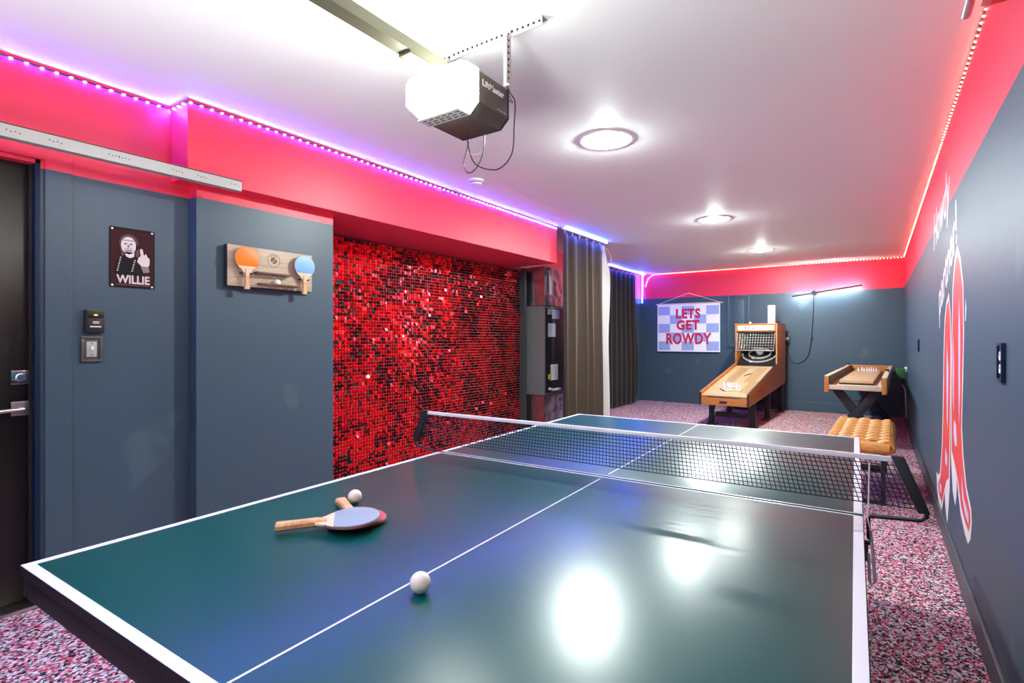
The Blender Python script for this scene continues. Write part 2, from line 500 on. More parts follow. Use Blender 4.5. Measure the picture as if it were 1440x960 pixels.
# ================================================================== CEILING LAMPS
for i, (lx, ly) in enumerate(LIGHTS):
    where = ['just past the garage door opener', 'midway along the ceiling', 'close to the back wall'][i]
    L_ = thing('recessed_light', 'round white recessed ceiling light ' + where, 'ceiling light', (lx, ly, H), 0, 'recessed ceiling lights')
    T = Matrix.Translation((lx, ly, H))
    MB().lathe([(R_HOLE - 0.008, 0.004), (R_HOLE - 0.008, -0.004), (R_HOLE + 0.004, -0.007), (R_HOLE + 0.022, -0.004), (R_HOLE + 0.025, 0.0), (R_HOLE - 0.004, 0.0)], 48, T).build('trim_ring', 'white_plastic', L_)
    MB().lathe([(R_HOLE - 0.006, -0.001), (0.10, 0.060), (0.085, 0.10), (0, 0.105)], 48, T).build('reflector', 'can_grey', L_)
    MB().lathe([(0, -0.032), (0.03, -0.029), (0.055, -0.018), (0.068, 0.002), (0.064, 0.03), (0.04, 0.07), (0.03, 0.099), (0, 0.10)], 32, T).build('bulb', 'bulb_glow', L_)

# smoke detector
c = onz(670, 253, H)
sd = thing('smoke_detector', 'small round white smoke detector on the ceiling behind the opener cables', 'smoke detector', c)
MB().lathe([(0, 0), (0.062, 0), (0.062, -0.012), (0.056, -0.014), (0, -0.014)], 32, Matrix.Translation(c)).build('base', 'white_plastic', sd)
MB().lathe([(0, -0.0145), (0.048, -0.0145), (0.050, -0.020), (0.046, -0.036), (0.036, -0.042), (0, -0.043)], 32, Matrix.Translation(c)).build('cover', 'white_plastic', sd)
MB().lathe([(0.0495, -0.0215), (0.0515, -0.0215), (0.0505, -0.027), (0.0485, -0.027)], 32, Matrix.Translation(c)).build('vent_slot', 'dark_gap', sd)

# ================================================================== LED STRIPS
def led_strip(name, label, path, out, material, pitch=0.055, group=None, led=(0.010, 0.009, 0.003), phase=0.3):
    """path: points; out: for each segment the direction the diodes face"""
    root = thing(name, label, 'led strip', path[0], 0, group)
    proto = None
    for (a, b2), od in zip(zip(path, path[1:]), out):
        a = Vector(a); b2 = Vector(b2); od = Vector(od).normalized()
        d = (b2 - a); ln = d.length; d.normalize()
        M = orient(d, od.cross(d))       # x along, z = out
        mb = MB(); mb.box((a + b2) / 2 + od * 0.0015, (ln, 0.010, 0.003), 0, M)
        mb.build('tape', 'led_tape', root, smooth=False)
        n = int(ln / pitch - phase) + 1
        me = None
        for i in range(n):
            p = a + d * (pitch * (i + phase)) + od * (0.003 + led[2] / 2)
            if me is None:
                mb = MB(); mb.box((0, 0, 0), led, 0.0015, M, 1)
                me_o = mb.build('led', material, root, local=True, smooth=False); me = me_o.data
                me_o.location = p - Vector(path[0])
            else:
                o = bpy.data.objects.new('led', me); COL.objects.link(o); o.parent = root; o.location = p - Vector(path[0])
    return root
ZL = H - 0.010
ZB = H - 0.018
led_strip('led_strip', 'blue glowing led strip along the ceiling above the door and garage track', [(XL, -1.3, ZB), (XL, 1.350, ZB)], [(0.5, 0, -1)], 'led_blue')
led_strip('led_strip', 'short blue glowing led strip round the end of the red soffit', [(XL + 0.012, 1.365, ZB), (XS, 1.365, ZB)], [(0, -0.5, -1)], 'led_blue')
ls = led_strip('led_strip', 'long blue glowing led strip along the ceiling edge of the red soffit', [(XS, 1.365, ZB), (XS, 5.36, ZB)], [(0.5, 0, -1)], 'led_blue')
p = onx(641, 273, XS)
MB().bar((XS + 0.006, p.y - 0.05, p.z + 0.012), (XS + 0.012, p.y + 0.05, p.z - 0.006), 0.006, 0.010, bev=0.001).build('connector', 'black_plastic', ls)

# curtain tracks with their own strips
def curtain_track(label, a, b2):
    r = thing('curtain_track', label, 'curtain track', a)
    a = Vector(a); b2 = Vector(b2)
    MB().bar(a + Vector((0, 0, -0.014)), b2 + Vector((0, 0, -0.014)), 0.026, 0.026, bev=0.003).build('rail', 'white_plastic', r)
    for p in (a, b2):
        MB().box(p + Vector((0, 0, -0.014)), (0.030, 0.012, 0.030), 0.002).build('end_cap', 'white_plastic', r)
    return r
T1A, T1B = Vector((-3.0, 5.42, H)), Vector((-3.0, 6.60, H))
T2A, T2B = Vector((-3.86, 8.55, H)), Vector((-3.86, 10.30, H))
curtain_track('white ceiling track carrying the taupe curtain with white lining', T1A, T1B)
curtain_track('white ceiling track carrying the dark brown curtain near the back wall', T2A, T2B)
o1 = Vector((0.0160, 0, -0.012))
led_strip('led_strip', 'blue glowing led strip along the track of the taupe curtain', [T1A + o1, T1B + o1], [(1, -0.04, -0.3)], 'led_blue', 0.045)
led_strip('led_strip', 'blue glowing led strip along the track of the dark brown curtain',
          [T2A + o1, T2B + o1], [(1, 0, -0.3)], 'led_blue', 0.05)
led_strip('led_strip', 'tail of blue glowing led strip hanging down in the room corner',
          [Vector((-3.86, 10.345, H - 0.012)), Vector((-3.90, 10.36, H - 0.012)), Vector((-3.92, 10.375, H - 0.03)), Vector((-3.925, 10.378, 2.15)), Vector((-3.93, 10.378, 1.95))],
          [(0.6, -0.8, 0), (0.6, -0.8, 0), (0.5, -0.85, 0), (0.5, -0.85, 0)], 'led_blue', 0.05)
led_strip('led_strip', 'red glowing led strip along the ceiling of the back wall',
          [Vector((-3.86, YB - 0.008, 2.30)), Vector((-3.80, YB - 0.008, 2.46)), Vector((-3.70, YB - 0.008, ZL)), Vector((XR - 0.03, YB - 0.008, ZL))],
          [(0, -1, -0.2), (0, -1, -0.2), (0, -0.6, -1)], 'led_red', 0.045)
led_strip('led_strip', 'red glowing led strip along the ceiling of the boot mural wall',
          [Vector((XR - 0.001, YB - 0.03, ZL)), Vector((XR - 0.001, -1.3, ZL))], [(-0.6, 0, -1)], 'led_red', 0.055)

# ================================================================== TABLE TENNIS TABLE
TL, TW, TZ = 2.74, 1.525, 0.76
ROT = 0.0285
TX, TY = -0.0706, 3.122
tc = Vector((TX - TW / 2 * math.cos(ROT) + TL / 2 * math.sin(ROT), TY - TW / 2 * math.sin(ROT) - TL / 2 * math.cos(ROT), 0))
tt = thing('table_tennis_table', 'large dark green table tennis table with white border lines and black edge', 'table', tc, ROT)
MT = pmat(tt)
GAP = 0.016; BW = 0.022
for s in (-1, 1):
    y0, y1 = (GAP / 2, TL / 2) if s > 0 else (-TL / 2, -GAP / 2)
    top = MB().bb((-TW / 2, y0, TZ - 0.02), (TW / 2, y1, TZ), 0.0012).build('tabletop', 'table_green', tt, local=True)
    e = 0.0006
    ye = y1 if s > 0 else y0
    for xs in (-1, 1):
        MB().bb((xs * (TW / 2 - 0.001), y0 + 0.001, TZ), (xs * (TW / 2 - BW), y1 - 0.001, TZ + e)).build('border_line', 'line_white', top, local=True, smooth=False)
    MB().bb((-TW / 2 + BW, ye - s * 0.001, TZ), (TW / 2 - BW, ye - s * BW, TZ + e)).build('border_line', 'line_white', top, local=True, smooth=False)
    yc = y1 - BW if s > 0 else y0 + BW
    yg = (y0 + 0.03) if s > 0 else (y1 - 0.03)
    MB().bb((-0.0025, min(yc, yg), TZ), (0.0025, max(yc, yg), TZ + e)).build('centre_line', 'line_white', top, local=True, smooth=False)
    yi = y0 if s > 0 else y1
    MB().bb((-TW / 2 + 0.002, yi, TZ), (TW / 2 - 0.002, yi + s * 0.006, TZ + e)).build('inner_edge_strip', 'line_white', top, local=True, smooth=False)
    # apron frame under the top
    mb = MB(); a = 0.004
    mb.bb((-TW / 2 + a, y0 + a, TZ - 0.066), (-TW / 2 + a + 0.022, y1 - a, TZ - 0.0202), 0.003)
    mb.bb((TW / 2 - a, y0 + a, TZ - 0.066), (TW / 2 - a - 0.022, y1 - a, TZ - 0.0202), 0.003)
    mb.bb((-TW / 2 + a + 0.022, y0 + a, TZ - 0.066), (TW / 2 - a - 0.022, y0 + a + 0.022, TZ - 0.0202), 0.003)
    mb.bb((-TW / 2 + a + 0.022, y1 - a, TZ - 0.066), (TW / 2 - a - 0.022, y1 - a - 0.022, TZ - 0.0202), 0.003)
    mb.build('apron', 'black_edge', tt, local=True)
    MB().bb((-TW / 2 - 0.001, y0, TZ - 0.0195), (-TW / 2 + 0.0005, y1, TZ + 0.0003)).build('edge_band', 'black_edge', top, local=True, smooth=False)
    MB().bb((TW / 2 + 0.001, y0, TZ - 0.0195), (TW / 2 - 0.0005, y1, TZ + 0.0003)).build('edge_band', 'black_edge', top, local=True, smooth=False)
    MB().bb((-TW / 2, ye + s * 0.001, TZ - 0.0195), (TW / 2, ye - s * 0.0005, TZ + 0.0003)).build('edge_band', 'black_edge', top, local=True, smooth=False)
    for yy in (0.28, 1.08):
        yy *= s
        for xs in (-1, 1):
            leg = MB().bar((xs * 0.60, yy, 0.085), (xs * 0.60, yy, TZ - 0.067), 0.035, 0.035, bev=0.003).build('leg', 'black_metal', tt, local=True)
            MB().lathe([(0, -0.012), (0.030, -0.012), (0.040, -0.008), (0.040, 0.008), (0.030, 0.012), (0, 0.012)], 24,
                       Matrix.Translation((xs * 0.60, yy, 0.040)) @ Matrix.Rotation(math.pi / 2, 4, 'Y')).build('caster_wheel', 'black_plastic', leg, local=True)
            MB().bb((xs * 0.60 - 0.019, yy - 0.016, 0.040), (xs * 0.60 + 0.019, yy + 0.016, 0.0848), 0.002).build('caster_fork', 'steel', leg, local=True)
        MB().bar((-0.582, yy, 0.20), (0.582, yy, 0.20), 0.03, 0.03, bev=0.003).build('crossbar', 'black_metal', tt, local=True)
    MB().bar((0.60, 0.30 * s, 0.32), (0.60, 1.06 * s, 0.32), 0.025, 0.025, bev=0.003).build('stretcher', 'black_metal', tt, local=True)
    MB().bar((-0.60, 0.30 * s, 0.32), (-0.60, 1.06 * s, 0.32), 0.025, 0.025, bev=0.003).build('stretcher', 'black_metal', tt, local=True)
# hinge blocks in the gap between the halves
for xh in (0.56, 0.66, -0.30, -0.62):
    MB().bb((xh - 0.014, -GAP / 2 + 0.001, TZ - 0.05), (xh + 0.014, GAP / 2 - 0.001, TZ - 0.002), 0.001).build('hinge_block', 'black_metal', tt, local=True)

# net
net = thing('table_tennis_net', 'dark mesh net with white top tape on slanted black posts across the table', 'net', tc + Vector((0, 0, TZ)), ROT)
NZ0, NZ1 = 0.036, 0.170
XN0 = TW / 2 + 0.075
for s in (-1, 1):
    po = MB()
    po.prism([(s * (XN0 + 0.045), NZ0 - 0.006), (s * (XN0 + 0.072), NZ0 - 0.006), (s * (XN0 + 0.016), NZ1 + 0.004), (s * (XN0 - 0.014), NZ1 + 0.004)], 0.024, plane_M((0, 0.012, 0), ((1, 0, 0), (0, 0, 1))), 0.003)
    post = po.build('post', 'black_plastic', net, local=True)
    MB().tube([(s * (TW / 2 - 0.05), 0, -0.0725), (s * (TW / 2 + 0.018), 0, -0.0725), (s * (TW / 2 + 0.014), 0, -0.06), (s * (TW / 2 + 0.012), 0, -0.008), (s * (TW / 2 + 0.018), 0, 0.002),
               (s * (XN0 + 0.052), 0, 0.010), (s * (XN0 + 0.064), 0, 0.020), (s * (XN0 + 0.064), 0, NZ0)], 0.0055, 10).build('clamp_arm', 'black_metal', net, local=True)
    if s > 0: MB().tube([(s * (TW / 2 + 0.014), -0.010, 0.150), (s * (TW / 2 + 0.013), -0.010, 0.06), (s * (TW / 2 + 0.010), -0.012, 0.0), (s * (TW / 2 + 0.016), -0.02, -0.03)], 0.0022, 6).build('tension_cord', 'cord_white', net, local=True)
    cb = MB().bb((s * (TW / 2 - 0.045), -0.022, -0.118), (s * (TW / 2 + 0.012), 0.022, -0.078), 0.003).build('clamp', 'black_metal', net, local=True)
    MB().tube([(s * (TW / 2 + 0.016), -0.024, -0.03), (s * (TW / 2 + 0.022), -0.028, -0.09), (s * (TW / 2 + 0.026), -0.05, -0.155), (s * (TW / 2 + 0.018), -0.06, -0.165),
               (s * (TW / 2 + 0.014), -0.05, -0.15), (s * (TW / 2 + 0.012), -0.03, -0.09)], 0.004, 8).build('clamp_lever', 'steel', cb, local=True)
n_v = 138
def edge_x(z): return XN0 + 0.045 - (z - NZ0) / (NZ1 - NZ0) * 0.050
mb = MB()
R_S = 0.0012
def strand(a, b2):
    a = Vector(a); b2 = Vector(b2)
    mb.tube([a, b2], R_S, 4)
def sag(x, z): return 0.0025 * math.sin(x * 9) * (z - NZ0) / 0.13
for i in range(11):
    z = NZ0 + 0.002 + (NZ1 - 0.013 - NZ0) * i / 10
    ex = edge_x(z)
    pts = [(-ex + 2 * ex * k / 40, sag(-ex + 2 * ex * k / 40, z), z) for k in range(41)]
    mb.tube(pts, R_S if i else 0.0016, 4)
for i in range(n_v):
    x = -XN0 + 2 * XN0 * i / (n_v - 1)
    f_ = edge_x(NZ0) / XN0
    mb.tube([(x * f_, 0, NZ0 + 0.002), (x * (f_ + 1) / 2, sag(x, 0.1), (NZ0 + NZ1) / 2), (x, sag(x, NZ1), NZ1 - 0.008)], R_S, 4)
mb.build('mesh', 'net_cord', net, local=True, smooth=False, kind='stuff')
MB().bb((-edge_x(NZ1) - 0.002, -0.004, NZ1 - 0.014), (edge_x(NZ1) + 0.002, 0.004, NZ1), 0.002).build('top_tape', 'tape_white', net, local=True)

# balls
def ball(label, p, group=None):
    return tag(MB().sphere((0, 0, 0.02), 0.02, 32, 20).build('table_tennis_ball', 'ball_white'), label, 'ball'), p
for label, p in (('white table tennis ball resting on the centre line of the table', (-0.72, 0.737, TZ + 0.0007)),
                 ('white table tennis ball beside the paddle handles on the table', (-1.273, 1.030, TZ + 0.0002))):
    o, p = ball(label, p); o.location = p

# paddles
def paddle_outline(r=0.075, L=0.157, n=26):
    """blade outline, handle joins at y=0 going up +y"""
    pts = []
    for i in range(n + 1):
        a = math.radians(-62 + 304 * i / n)
        pts.append((r * math.cos(a), 0.088 + (L - 0.088 - 0.003) * math.sin(a) if math.sin(a) > 0 else 0.088 + 0.078 * math.sin(a)))
    return [(0.016, -0.006)] + pts + [(-0.016, -0.006)]
def make_paddle(label, front, back, group=None, rim='paddle_edge'):
    """lies flat: blade in local xy, front rubber up; origin at the bottom of the stack, middle of the blade neck"""
    r = thing('table_tennis_paddle', label, 'paddle', (0, 0, 0), 0, group)
    out = paddle_outline()
    zb = 0.0135 - 0.003          # blade mid height: handle is 27 mm thick... 21 mm
    MB().prism(out, 0.006, Matrix.Translation((0, 0, zb - 0.003)), 0.0008).build('blade', 'blade_wood', r, local=True)
    rub = [(x * 0.985, 0.088 + (y - 0.088) * 0.985) for x, y in out if y > 0.030]
    MB().prism(rub, 0.0018, Matrix.Translation((0, 0, zb + 0.003)), 0.0004).build('rubber', front, r, local=True)
    MB().prism(rub, 0.0018, Matrix.Translation((0, 0, zb - 0.0048)), 0.0004).build('rubber', back, r, local=True)
    # rim tape round the blade edge
    rim_pts = [(x * 1.006, 0.088 + (y - 0.088) * 1.006, zb) for x, y in out if y > 0.012]
    mb = MB()
    for dz in (-0.002, 0.0, 0.002): mb.tube([(x, y, z + dz) for x, y, z in rim_pts], 0.0014, 6)
    mb.build('rim', rim, r, local=True)
    h = MB()
    prof = [(0.004, 0.013), (0.018, 0.0135), (-0.02, 0.0135), (-0.06, 0.0145), (-0.098, 0.0165)]
    ring = []
    for y, w in [(0.022, 0.0125), (0.0, 0.0132), (-0.03, 0.0132), (-0.07, 0.0145), (-0.098, 0.0165)]:
        hh = 0.0095 if y < 0.01 else 0.0045
        ring.append([h.bm.verts.new((w * cx, y, zb + hh * cz)) for cx, cz in ((1, 0.5), (0.7, 1), (-0.7, 1), (-1, 0.5), (-1, -0.5), (-0.7, -1), (0.7, -1), (1, -0.5))])
    for a, b2 in zip(ring, ring[1:]):
        for j in range(8): h.bm.faces.new((a[j], a[(j + 1) % 8], b2[(j + 1) % 8], b2[j]))
    h.bm.faces.new(ring[0]); h.bm.faces.new(ring[-1][::-1])
    h.build('handle', 'handle_wood', r, local=True)
    return r
def place_flat(r, centre, direction, z, tilt=0.0):
    """centre: middle of the blade; direction: handle end towards the tip"""
    a = math.atan2(direction[1], direction[0]) - math.pi / 2
    r.rotation_euler = (tilt, 0, a)
    off = Matrix.Rotation(a, 3, 'Z') @ Vector((0, 0.085, 0))
    r.location = Vector((centre[0], centre[1], z)) - off
pB = make_paddle('table tennis paddle with red rubber lying under the other paddle', 'rubber_red', 'rubber_black')
place_flat(pB, (-1.131, 0.922), (0.163, -0.075), TZ + 0.0006)
pA = make_paddle('table tennis paddle with slate blue rubber lying on top of a red one', 'rubber_slate', 'rubber_black')
place_flat(pA, (-1.115, 0.896), (0.171, 0.206), TZ + 0.0110, 0.03)

# ================================================================== SHIMMER WALL
y0, y1 = 2.40, 5.55
sw = thing('shimmer_wall', 'glittering red sequin wall panel in the alcove under the red soffit', 'wall panel', (XA, (y0 + y1) / 2, 0))
MB().bb((XA + 0.001, y0, 0.002), (XA + 0.012, y1, ZS - 0.012)).build('backing', 'shimmer_back', sw, smooth=False)
PT = 0.030
ny = int((y1 - y0) / PT); nzr = int((ZS - 0.03) / PT)
mb = MB()
for j in range(nzr + 1):
    z = 0.012 + j * PT + PT * 0.5
    mb.bb((XA + 0.012, y0, z - 0.0015), (XA + 0.016, y1, z + 0.0015))
for i in range(ny + 1):
    y = y0 + i * PT
    mb.bb((XA + 0.012, y - 0.0015, 0.004), (XA + 0.016, y + 0.0015, ZS - 0.014))
mb.build('grid', 'black_plastic', sw, smooth=False, kind='stuff')
rn = random.Random(3)
lat = {}
def vnoise(y, z, s, seed):
    y *= s; z *= s
    iy, iz = math.floor(y), math.floor(z); fy, fz = y - iy, z - iz
    fy = fy * fy * (3 - 2 * fy); fz = fz * fz * (3 - 2 * fz)
    def g(a, b2):
        k = (a, b2, seed)
        if k not in lat: lat[k] = rn.uniform(-1, 1)
        return lat[k]
    return (g(iy, iz) * (1 - fy) + g(iy + 1, iz) * fy) * (1 - fz) + (g(iy, iz + 1) * (1 - fy) + g(iy + 1, iz + 1) * fy) * fz
verts = {'a': [], 'b': []}; faces = {'a': [], 'b': []}; pv = []; pf = []
oct_ = [(-0.5, -0.22), (-0.22, -0.5), (0.22, -0.5), (0.5, -0.22), (0.5, 0.22), (0.22, 0.5), (-0.22, 0.5), (-0.5, 0.22)]
for j in range(nzr):
    for i in range(ny):
        y = y0 + (i + 0.5) * PT; z = 0.012 + (j + 0.5) * PT + PT
        if z > ZS - 0.016: continue
        w = 0.0318
        swing = 0.16 * vnoise(y, z, 2.2, 1) + 0.12 * vnoise(y, z, 9, 2) + rn.gauss(0, 0.10) - 0.10 * max(0.0, min(1.0, (z - 1.3) / 0.6))
        yawq = 0.10 * vnoise(y, z, 3, 5) + rn.gauss(0, 0.10) - 0.10 * max(0.0, min(1.0, (z - 1.3) / 0.6))
        if rn.random() < 0.10: swing += rn.choice((-1, 1)) * rn.uniform(0.3, 0.9); yawq += rn.uniform(-0.5, 0.5)
        if rn.random() < 0.06: continue
        M = Matrix.Translation((XA + 0.022, y, z)) @ Matrix.Rotation(yawq, 4, 'Z') @ Matrix.Rotation(-swing, 4, 'Y')
        k = 'b' if vnoise(y, z, 6, 9) + rn.uniform(-0.7, 0.7) > 0.33 else 'a'
        n0 = len(verts[k])
        for p in oct_:
            v = M @ Vector((0, p[0] * w, (p[1] - 0.42) * w))
            verts[k].append((v.x, v.y, v.z))
        faces[k].append(tuple(range(n0, n0 + 8)))
        n0 = len(pv)      # clear hanging pin
        for dx, dy, dz in ((0, -1, -1), (0, 1, -1), (0, 1, 1), (0, -1, 1), (1, -1, -1), (1, 1, -1), (1, 1, 1), (1, -1, 1)):
            pv.append((XA + 0.016 + dx * 0.012, y + dy * 0.0032, z - 0.001 + dz * 0.0028))
        for f in ((4, 5, 6, 7), (0, 1, 5, 4), (1, 2, 6, 5), (2, 3, 7, 6), (3, 0, 4, 7)): pf.append(tuple(n0 + q for q in f))
inv = pmat(sw).inverted()
for k, nm, mt in (('a', 'sequins', 'sequin_red'), ('b', 'sequins', 'sequin_dark')):
    me = bpy.data.meshes.new('sequins'); me.from_pydata(verts[k], [], faces[k]); me.transform(inv)
    link(nm, me, mt, sw, False, 'stuff')
me = bpy.data.meshes.new('pins'); me.from_pydata(pv, [], pf); me.transform(inv)
link('pins', me, 'sequin_pin', sw, False, 'stuff')

# ================================================================== GARAGE DOOR OPENER
op = thing('garage_door_opener', 'grey garage door opener with a bright lit white lens hanging from the ceiling', 'opener', (-1.45, 1.72, 2.14))
X0, X1 = -1.612, -1.288
def section(grow=0.0, zt=2.312):
    return [(X0 - grow, zt - 0.02), (X0 - grow, 2.205), (X0 + 0.07, 2.140 - grow), (X1 - 0.042, 2.140 - grow), (X1 + grow, 2.178), (X1 + grow, zt - 0.012), (X1 - 0.012, zt), (X0 + 0.02, zt)]
def along_y(poly, ya, yb, bev=0.0):
    # local x -> world x, local y -> world z, extruded towards -y from yb to ya
    return MB().prism(poly, yb - ya, plane_M((0, yb, 0), ((1, 0, 0), (0, 0, 1))), bev)
along_y(section(), 1.640, 1.838, 0.003).build('housing', 'opener_grey', op)
along_y(section(0.001), 1.838, 1.852, 0.004).build('end_cap', 'black_plastic', op)
# lens: tapering cap on the near end
mb = MB(); rings = []
base = section(0.002, 2.318)
for yy, k in ((1.6395, 1.0), (1.585, 0.985), (1.558, 0.93), (1.548, 0.86)):
    cx, cz = (X0 + X1) / 2, 2.228
    rings.append([mb.bm.verts.new((cx + (x - cx) * k, yy, cz + (z - cz) * k)) for x, z in base])
for a, b2 in zip(rings, rings[1:]):
    for j in range(8): mb.bm.faces.new((a[j], a[(j + 1) % 8], b2[(j + 1) % 8], b2[j]))
mb.bm.faces.new(rings[0]); mb.bm.faces.new(rings[-1][::-1])
lens = mb.build('light_lens', 'lens_glow', op)
gp = MB().bb((-1.545, 1.566, 2.1330), (-1.330, 1.638, 2.1375), 0.001).build('lens_tray', 'lens_grille', lens)
mb = MB()
for k in range(6):
    for q in range(3):
        mb.box((-1.520 + k * 0.034 + 0.006 * (q % 2), 1.620 - q * 0.018, 2.1326), (0.022, 0.005, 0.0012))
mb.build('vent_slots', 'dark_gap', op, smooth=False)
text('lettering', 'LiftMaster', 0.036, 'white_plastic', op, (X1 + 0.0012, 1.737, 2.262), (0, 1, 0), (0, 0, 1), 0.0006)
mb = MB()
for k, w_ in enumerate((0.008, 0.005, 0.010, 0.006, 0.012)): mb.box((X1 + 0.0006, 1.770 + k * 0.013, 2.192), (0.0008, w_, 0.006))
mb.build('small_print', 'ring_grey', op, smooth=False)
# rail to the garage door with its chain
XRAIL = -1.47
mb = MB()
mb.bb((XRAIL - 0.030, YF + 0.02, 2.368), (XRAIL + 0.030, 1.66, 2.374))
mb.bb((XRAIL - 0.026, YF + 0.02, 2.330), (XRAIL + 0.026, 1.66, 2.334)); mb.bb((XRAIL - 0.030, YF + 0.02, 2.330), (XRAIL - 0.026, 1.66, 2.368))
mb.bb((XRAIL + 0.026, YF + 0.02, 2.330), (XRAIL + 0.030, 1.66, 2.368))
rail = mb.build('drive_rail', 'rail_steel', op, smooth=False)
mb = MB()
y = YF + 0.03
while y < 1.66:
    mb.box((XRAIL + 0.016, y, 2.379), (0.007, 0.016, 0.008), 0.002); y += 0.021
mb.build('chain', 'black_metal', rail, smooth=False, kind='stuff')
MB().bb((XRAIL - 0.031, 1.42, 2.318), (XRAIL + 0.031, 1.70, 2.3295), 0.002).build('rail_foot', 'rail_steel', op)
# perforated angle on the ceiling and the strut down to the housing
YBK = 1.822
mb = MB().bb((-1.69, YBK - 0.002, H - 0.040), (-1.105, YBK + 0.002, H - 0.001)); mb.bb((-1.69, YBK, H - 0.004), (-1.105, YBK + 0.038, H - 0.001))
ba = mb.build('ceiling_angle', 'steel_pale', op, smooth=False)
mb = MB()
for k in range(22): mb.cyl((-1.675 + k * 0.0265, YBK - 0.0028, H - 0.020), (-1.675 + k * 0.0265, YBK - 0.0018, H - 0.020), 0.0055, 10)
mb.build('bolt_holes', 'dark_gap', ba, smooth=False)
for sx in (-1.275, -1.60):
    mb = MB().bb((sx - 0.018, YBK - 0.006, 2.305), (sx + 0.018, YBK - 0.003, H - 0.006)); mb.bb((sx + 0.015, YBK - 0.034, 2.305), (sx + 0.018, YBK - 0.006, H - 0.042))
    st = mb.build('hanger_strut', 'steel_pale', op, smooth=False)
    mb = MB()
    for k in range(8):
        mb.cyl((sx, YBK - 0.0072, 2.325 + k * 0.0262), (sx, YBK - 0.0058, 2.325 + k * 0.0262), 0.0055, 10)
        mb.cyl((sx + 0.0178, YBK - 0.020, 2.325 + k * 0.0262), (sx + 0.0186, YBK - 0.020, 2.325 + k * 0.0262), 0.0055, 10)
    mb.build('bolt_holes', 'dark_gap', st, smooth=False)
def sm(pts, n=6):
    """catmull-rom through points"""
    P = [Vector(p) for p in pts]; P = [P[0]] + P + [P[-1]]; out = []
    for i in range(1, len(P) - 2):
        for k in range(n):
            t_ = k / n
            a, b2, c_, d_ = P[i - 1], P[i], P[i + 1], P[i + 2]
            out.append(0.5 * ((2 * b2) + (c_ - a) * t_ + (2 * a - 5 * b2 + 4 * c_ - d_) * t_ * t_ + (3 * b2 - a - 3 * c_ + d_) * t_ ** 3))
    out.append(P[-2]); return out
def P_(u, v, y=1.845): return ony(u, v, y)
MB().tube(sm([(-1.262, YBK + 0.012, H - 0.002), P_(714, 70), P_(712, 105), P_(716, 128), P_(724, 143), P_(723, 175), P_(720, 215), P_(704, 236), P_(686, 238), P_(668, 230), P_(660, 212), (-1.478, 1.80, 2.141)]), 0.0028, 8).build('cable', 'black_plastic', op)
MB().tube(sm([P_(659, 199), P_(656, 212), P_(652, 232), P_(659, 243), P_(670, 236), P_(679, 215), (-1.405, 1.83, 2.141)]), 0.0025, 8).build('cable', 'black_plastic', op)
MB().tube(sm([P_(712, 108), P_(715, 132), P_(721, 144), P_(715, 140), P_(711, 126)]), 0.0022, 8).build('cable', 'black_plastic', op)
MB().tube(sm([P_(681, 190), P_(681, 205), P_(672, 217), P_(653, 214)]), 0.0012, 6).build('antenna_wire', 'cord_white', op)

# ================================================================== GARAGE DOOR TRACKS
tl = thing('garage_door_track', 'long pale steel garage door track running along the magenta wall by the door', 'track', (-3.0, 0.2, 2.09))
mb = MB().bb((-3.004, YF + 0.02, 2.092), (-3.000, 1.628, 2.146)); mb.bb((-3.046, YF + 0.02, 2.142), (-3.004, 1.628, 2.146)); mb.bb((-3.046, YF + 0.02, 2.092), (-3.004, 1.628, 2.096))
tr = mb.build('channel', 'track_steel', tl, smooth=False)
mb = MB()
for yy in (0.66, 0.80, 1.02, 1.06, 1.30, 1.42, 1.60):
    for k in range(4): mb.cyl((-3.0005, yy - 0.03 + k * 0.014, 2.122 - 0.004 * (k % 2)), (-2.9993, yy - 0.03 + k * 0.014, 2.122 - 0.004 * (k % 2)), 0.0026, 8)
mb.build('bolt_holes', 'dark_gap', tr, smooth=False)
MB().bb((-3.050, YF + 0.02, 2.1462), (-2.996, 1.630, 2.1492)).build('rubber_lip', 'black_plastic', tl, smooth=False)
MB().bb((-3.249, 0.18, 2.100), (-3.0465, 0.22, 2.104)).build('wall_bracket', 'steel', tl, smooth=False)
trk = thing('garage_door_track', 'grey steel garage door track beside the red led strip, near the ceiling', 'track', (0.26, 0.5, 2.3))
yE = 2.30
MB().tube([(0.243, YF + 0.02, 2.318), (0.243, yE, 2.318)], 0.014, 14).build('rail', 'steel_brushed', trk)
MB().bb((0.255, 2.10, 2.345), (XR - 0.002, 2.16, 2.350)).build('wall_bracket', 'steel_brushed', trk, smooth=False)
MB().bb((0.225, 2.10, 2.333), (0.262, 2.16, 2.3448)).build('clip', 'steel', trk, smooth=False)
MB().bb((0.300, 2.30, 2.352), (XR - 0.002, 2.35, 2.372), 0.002).build('end_clip', 'mural_red', trk)  # red light from the led strip is put into the clip's colour
MB().bb((0.285, 2.16, 2.3505), (0.310, 2.34, 2.356)).build('arm', 'steel_brushed', trk, smooth=False)

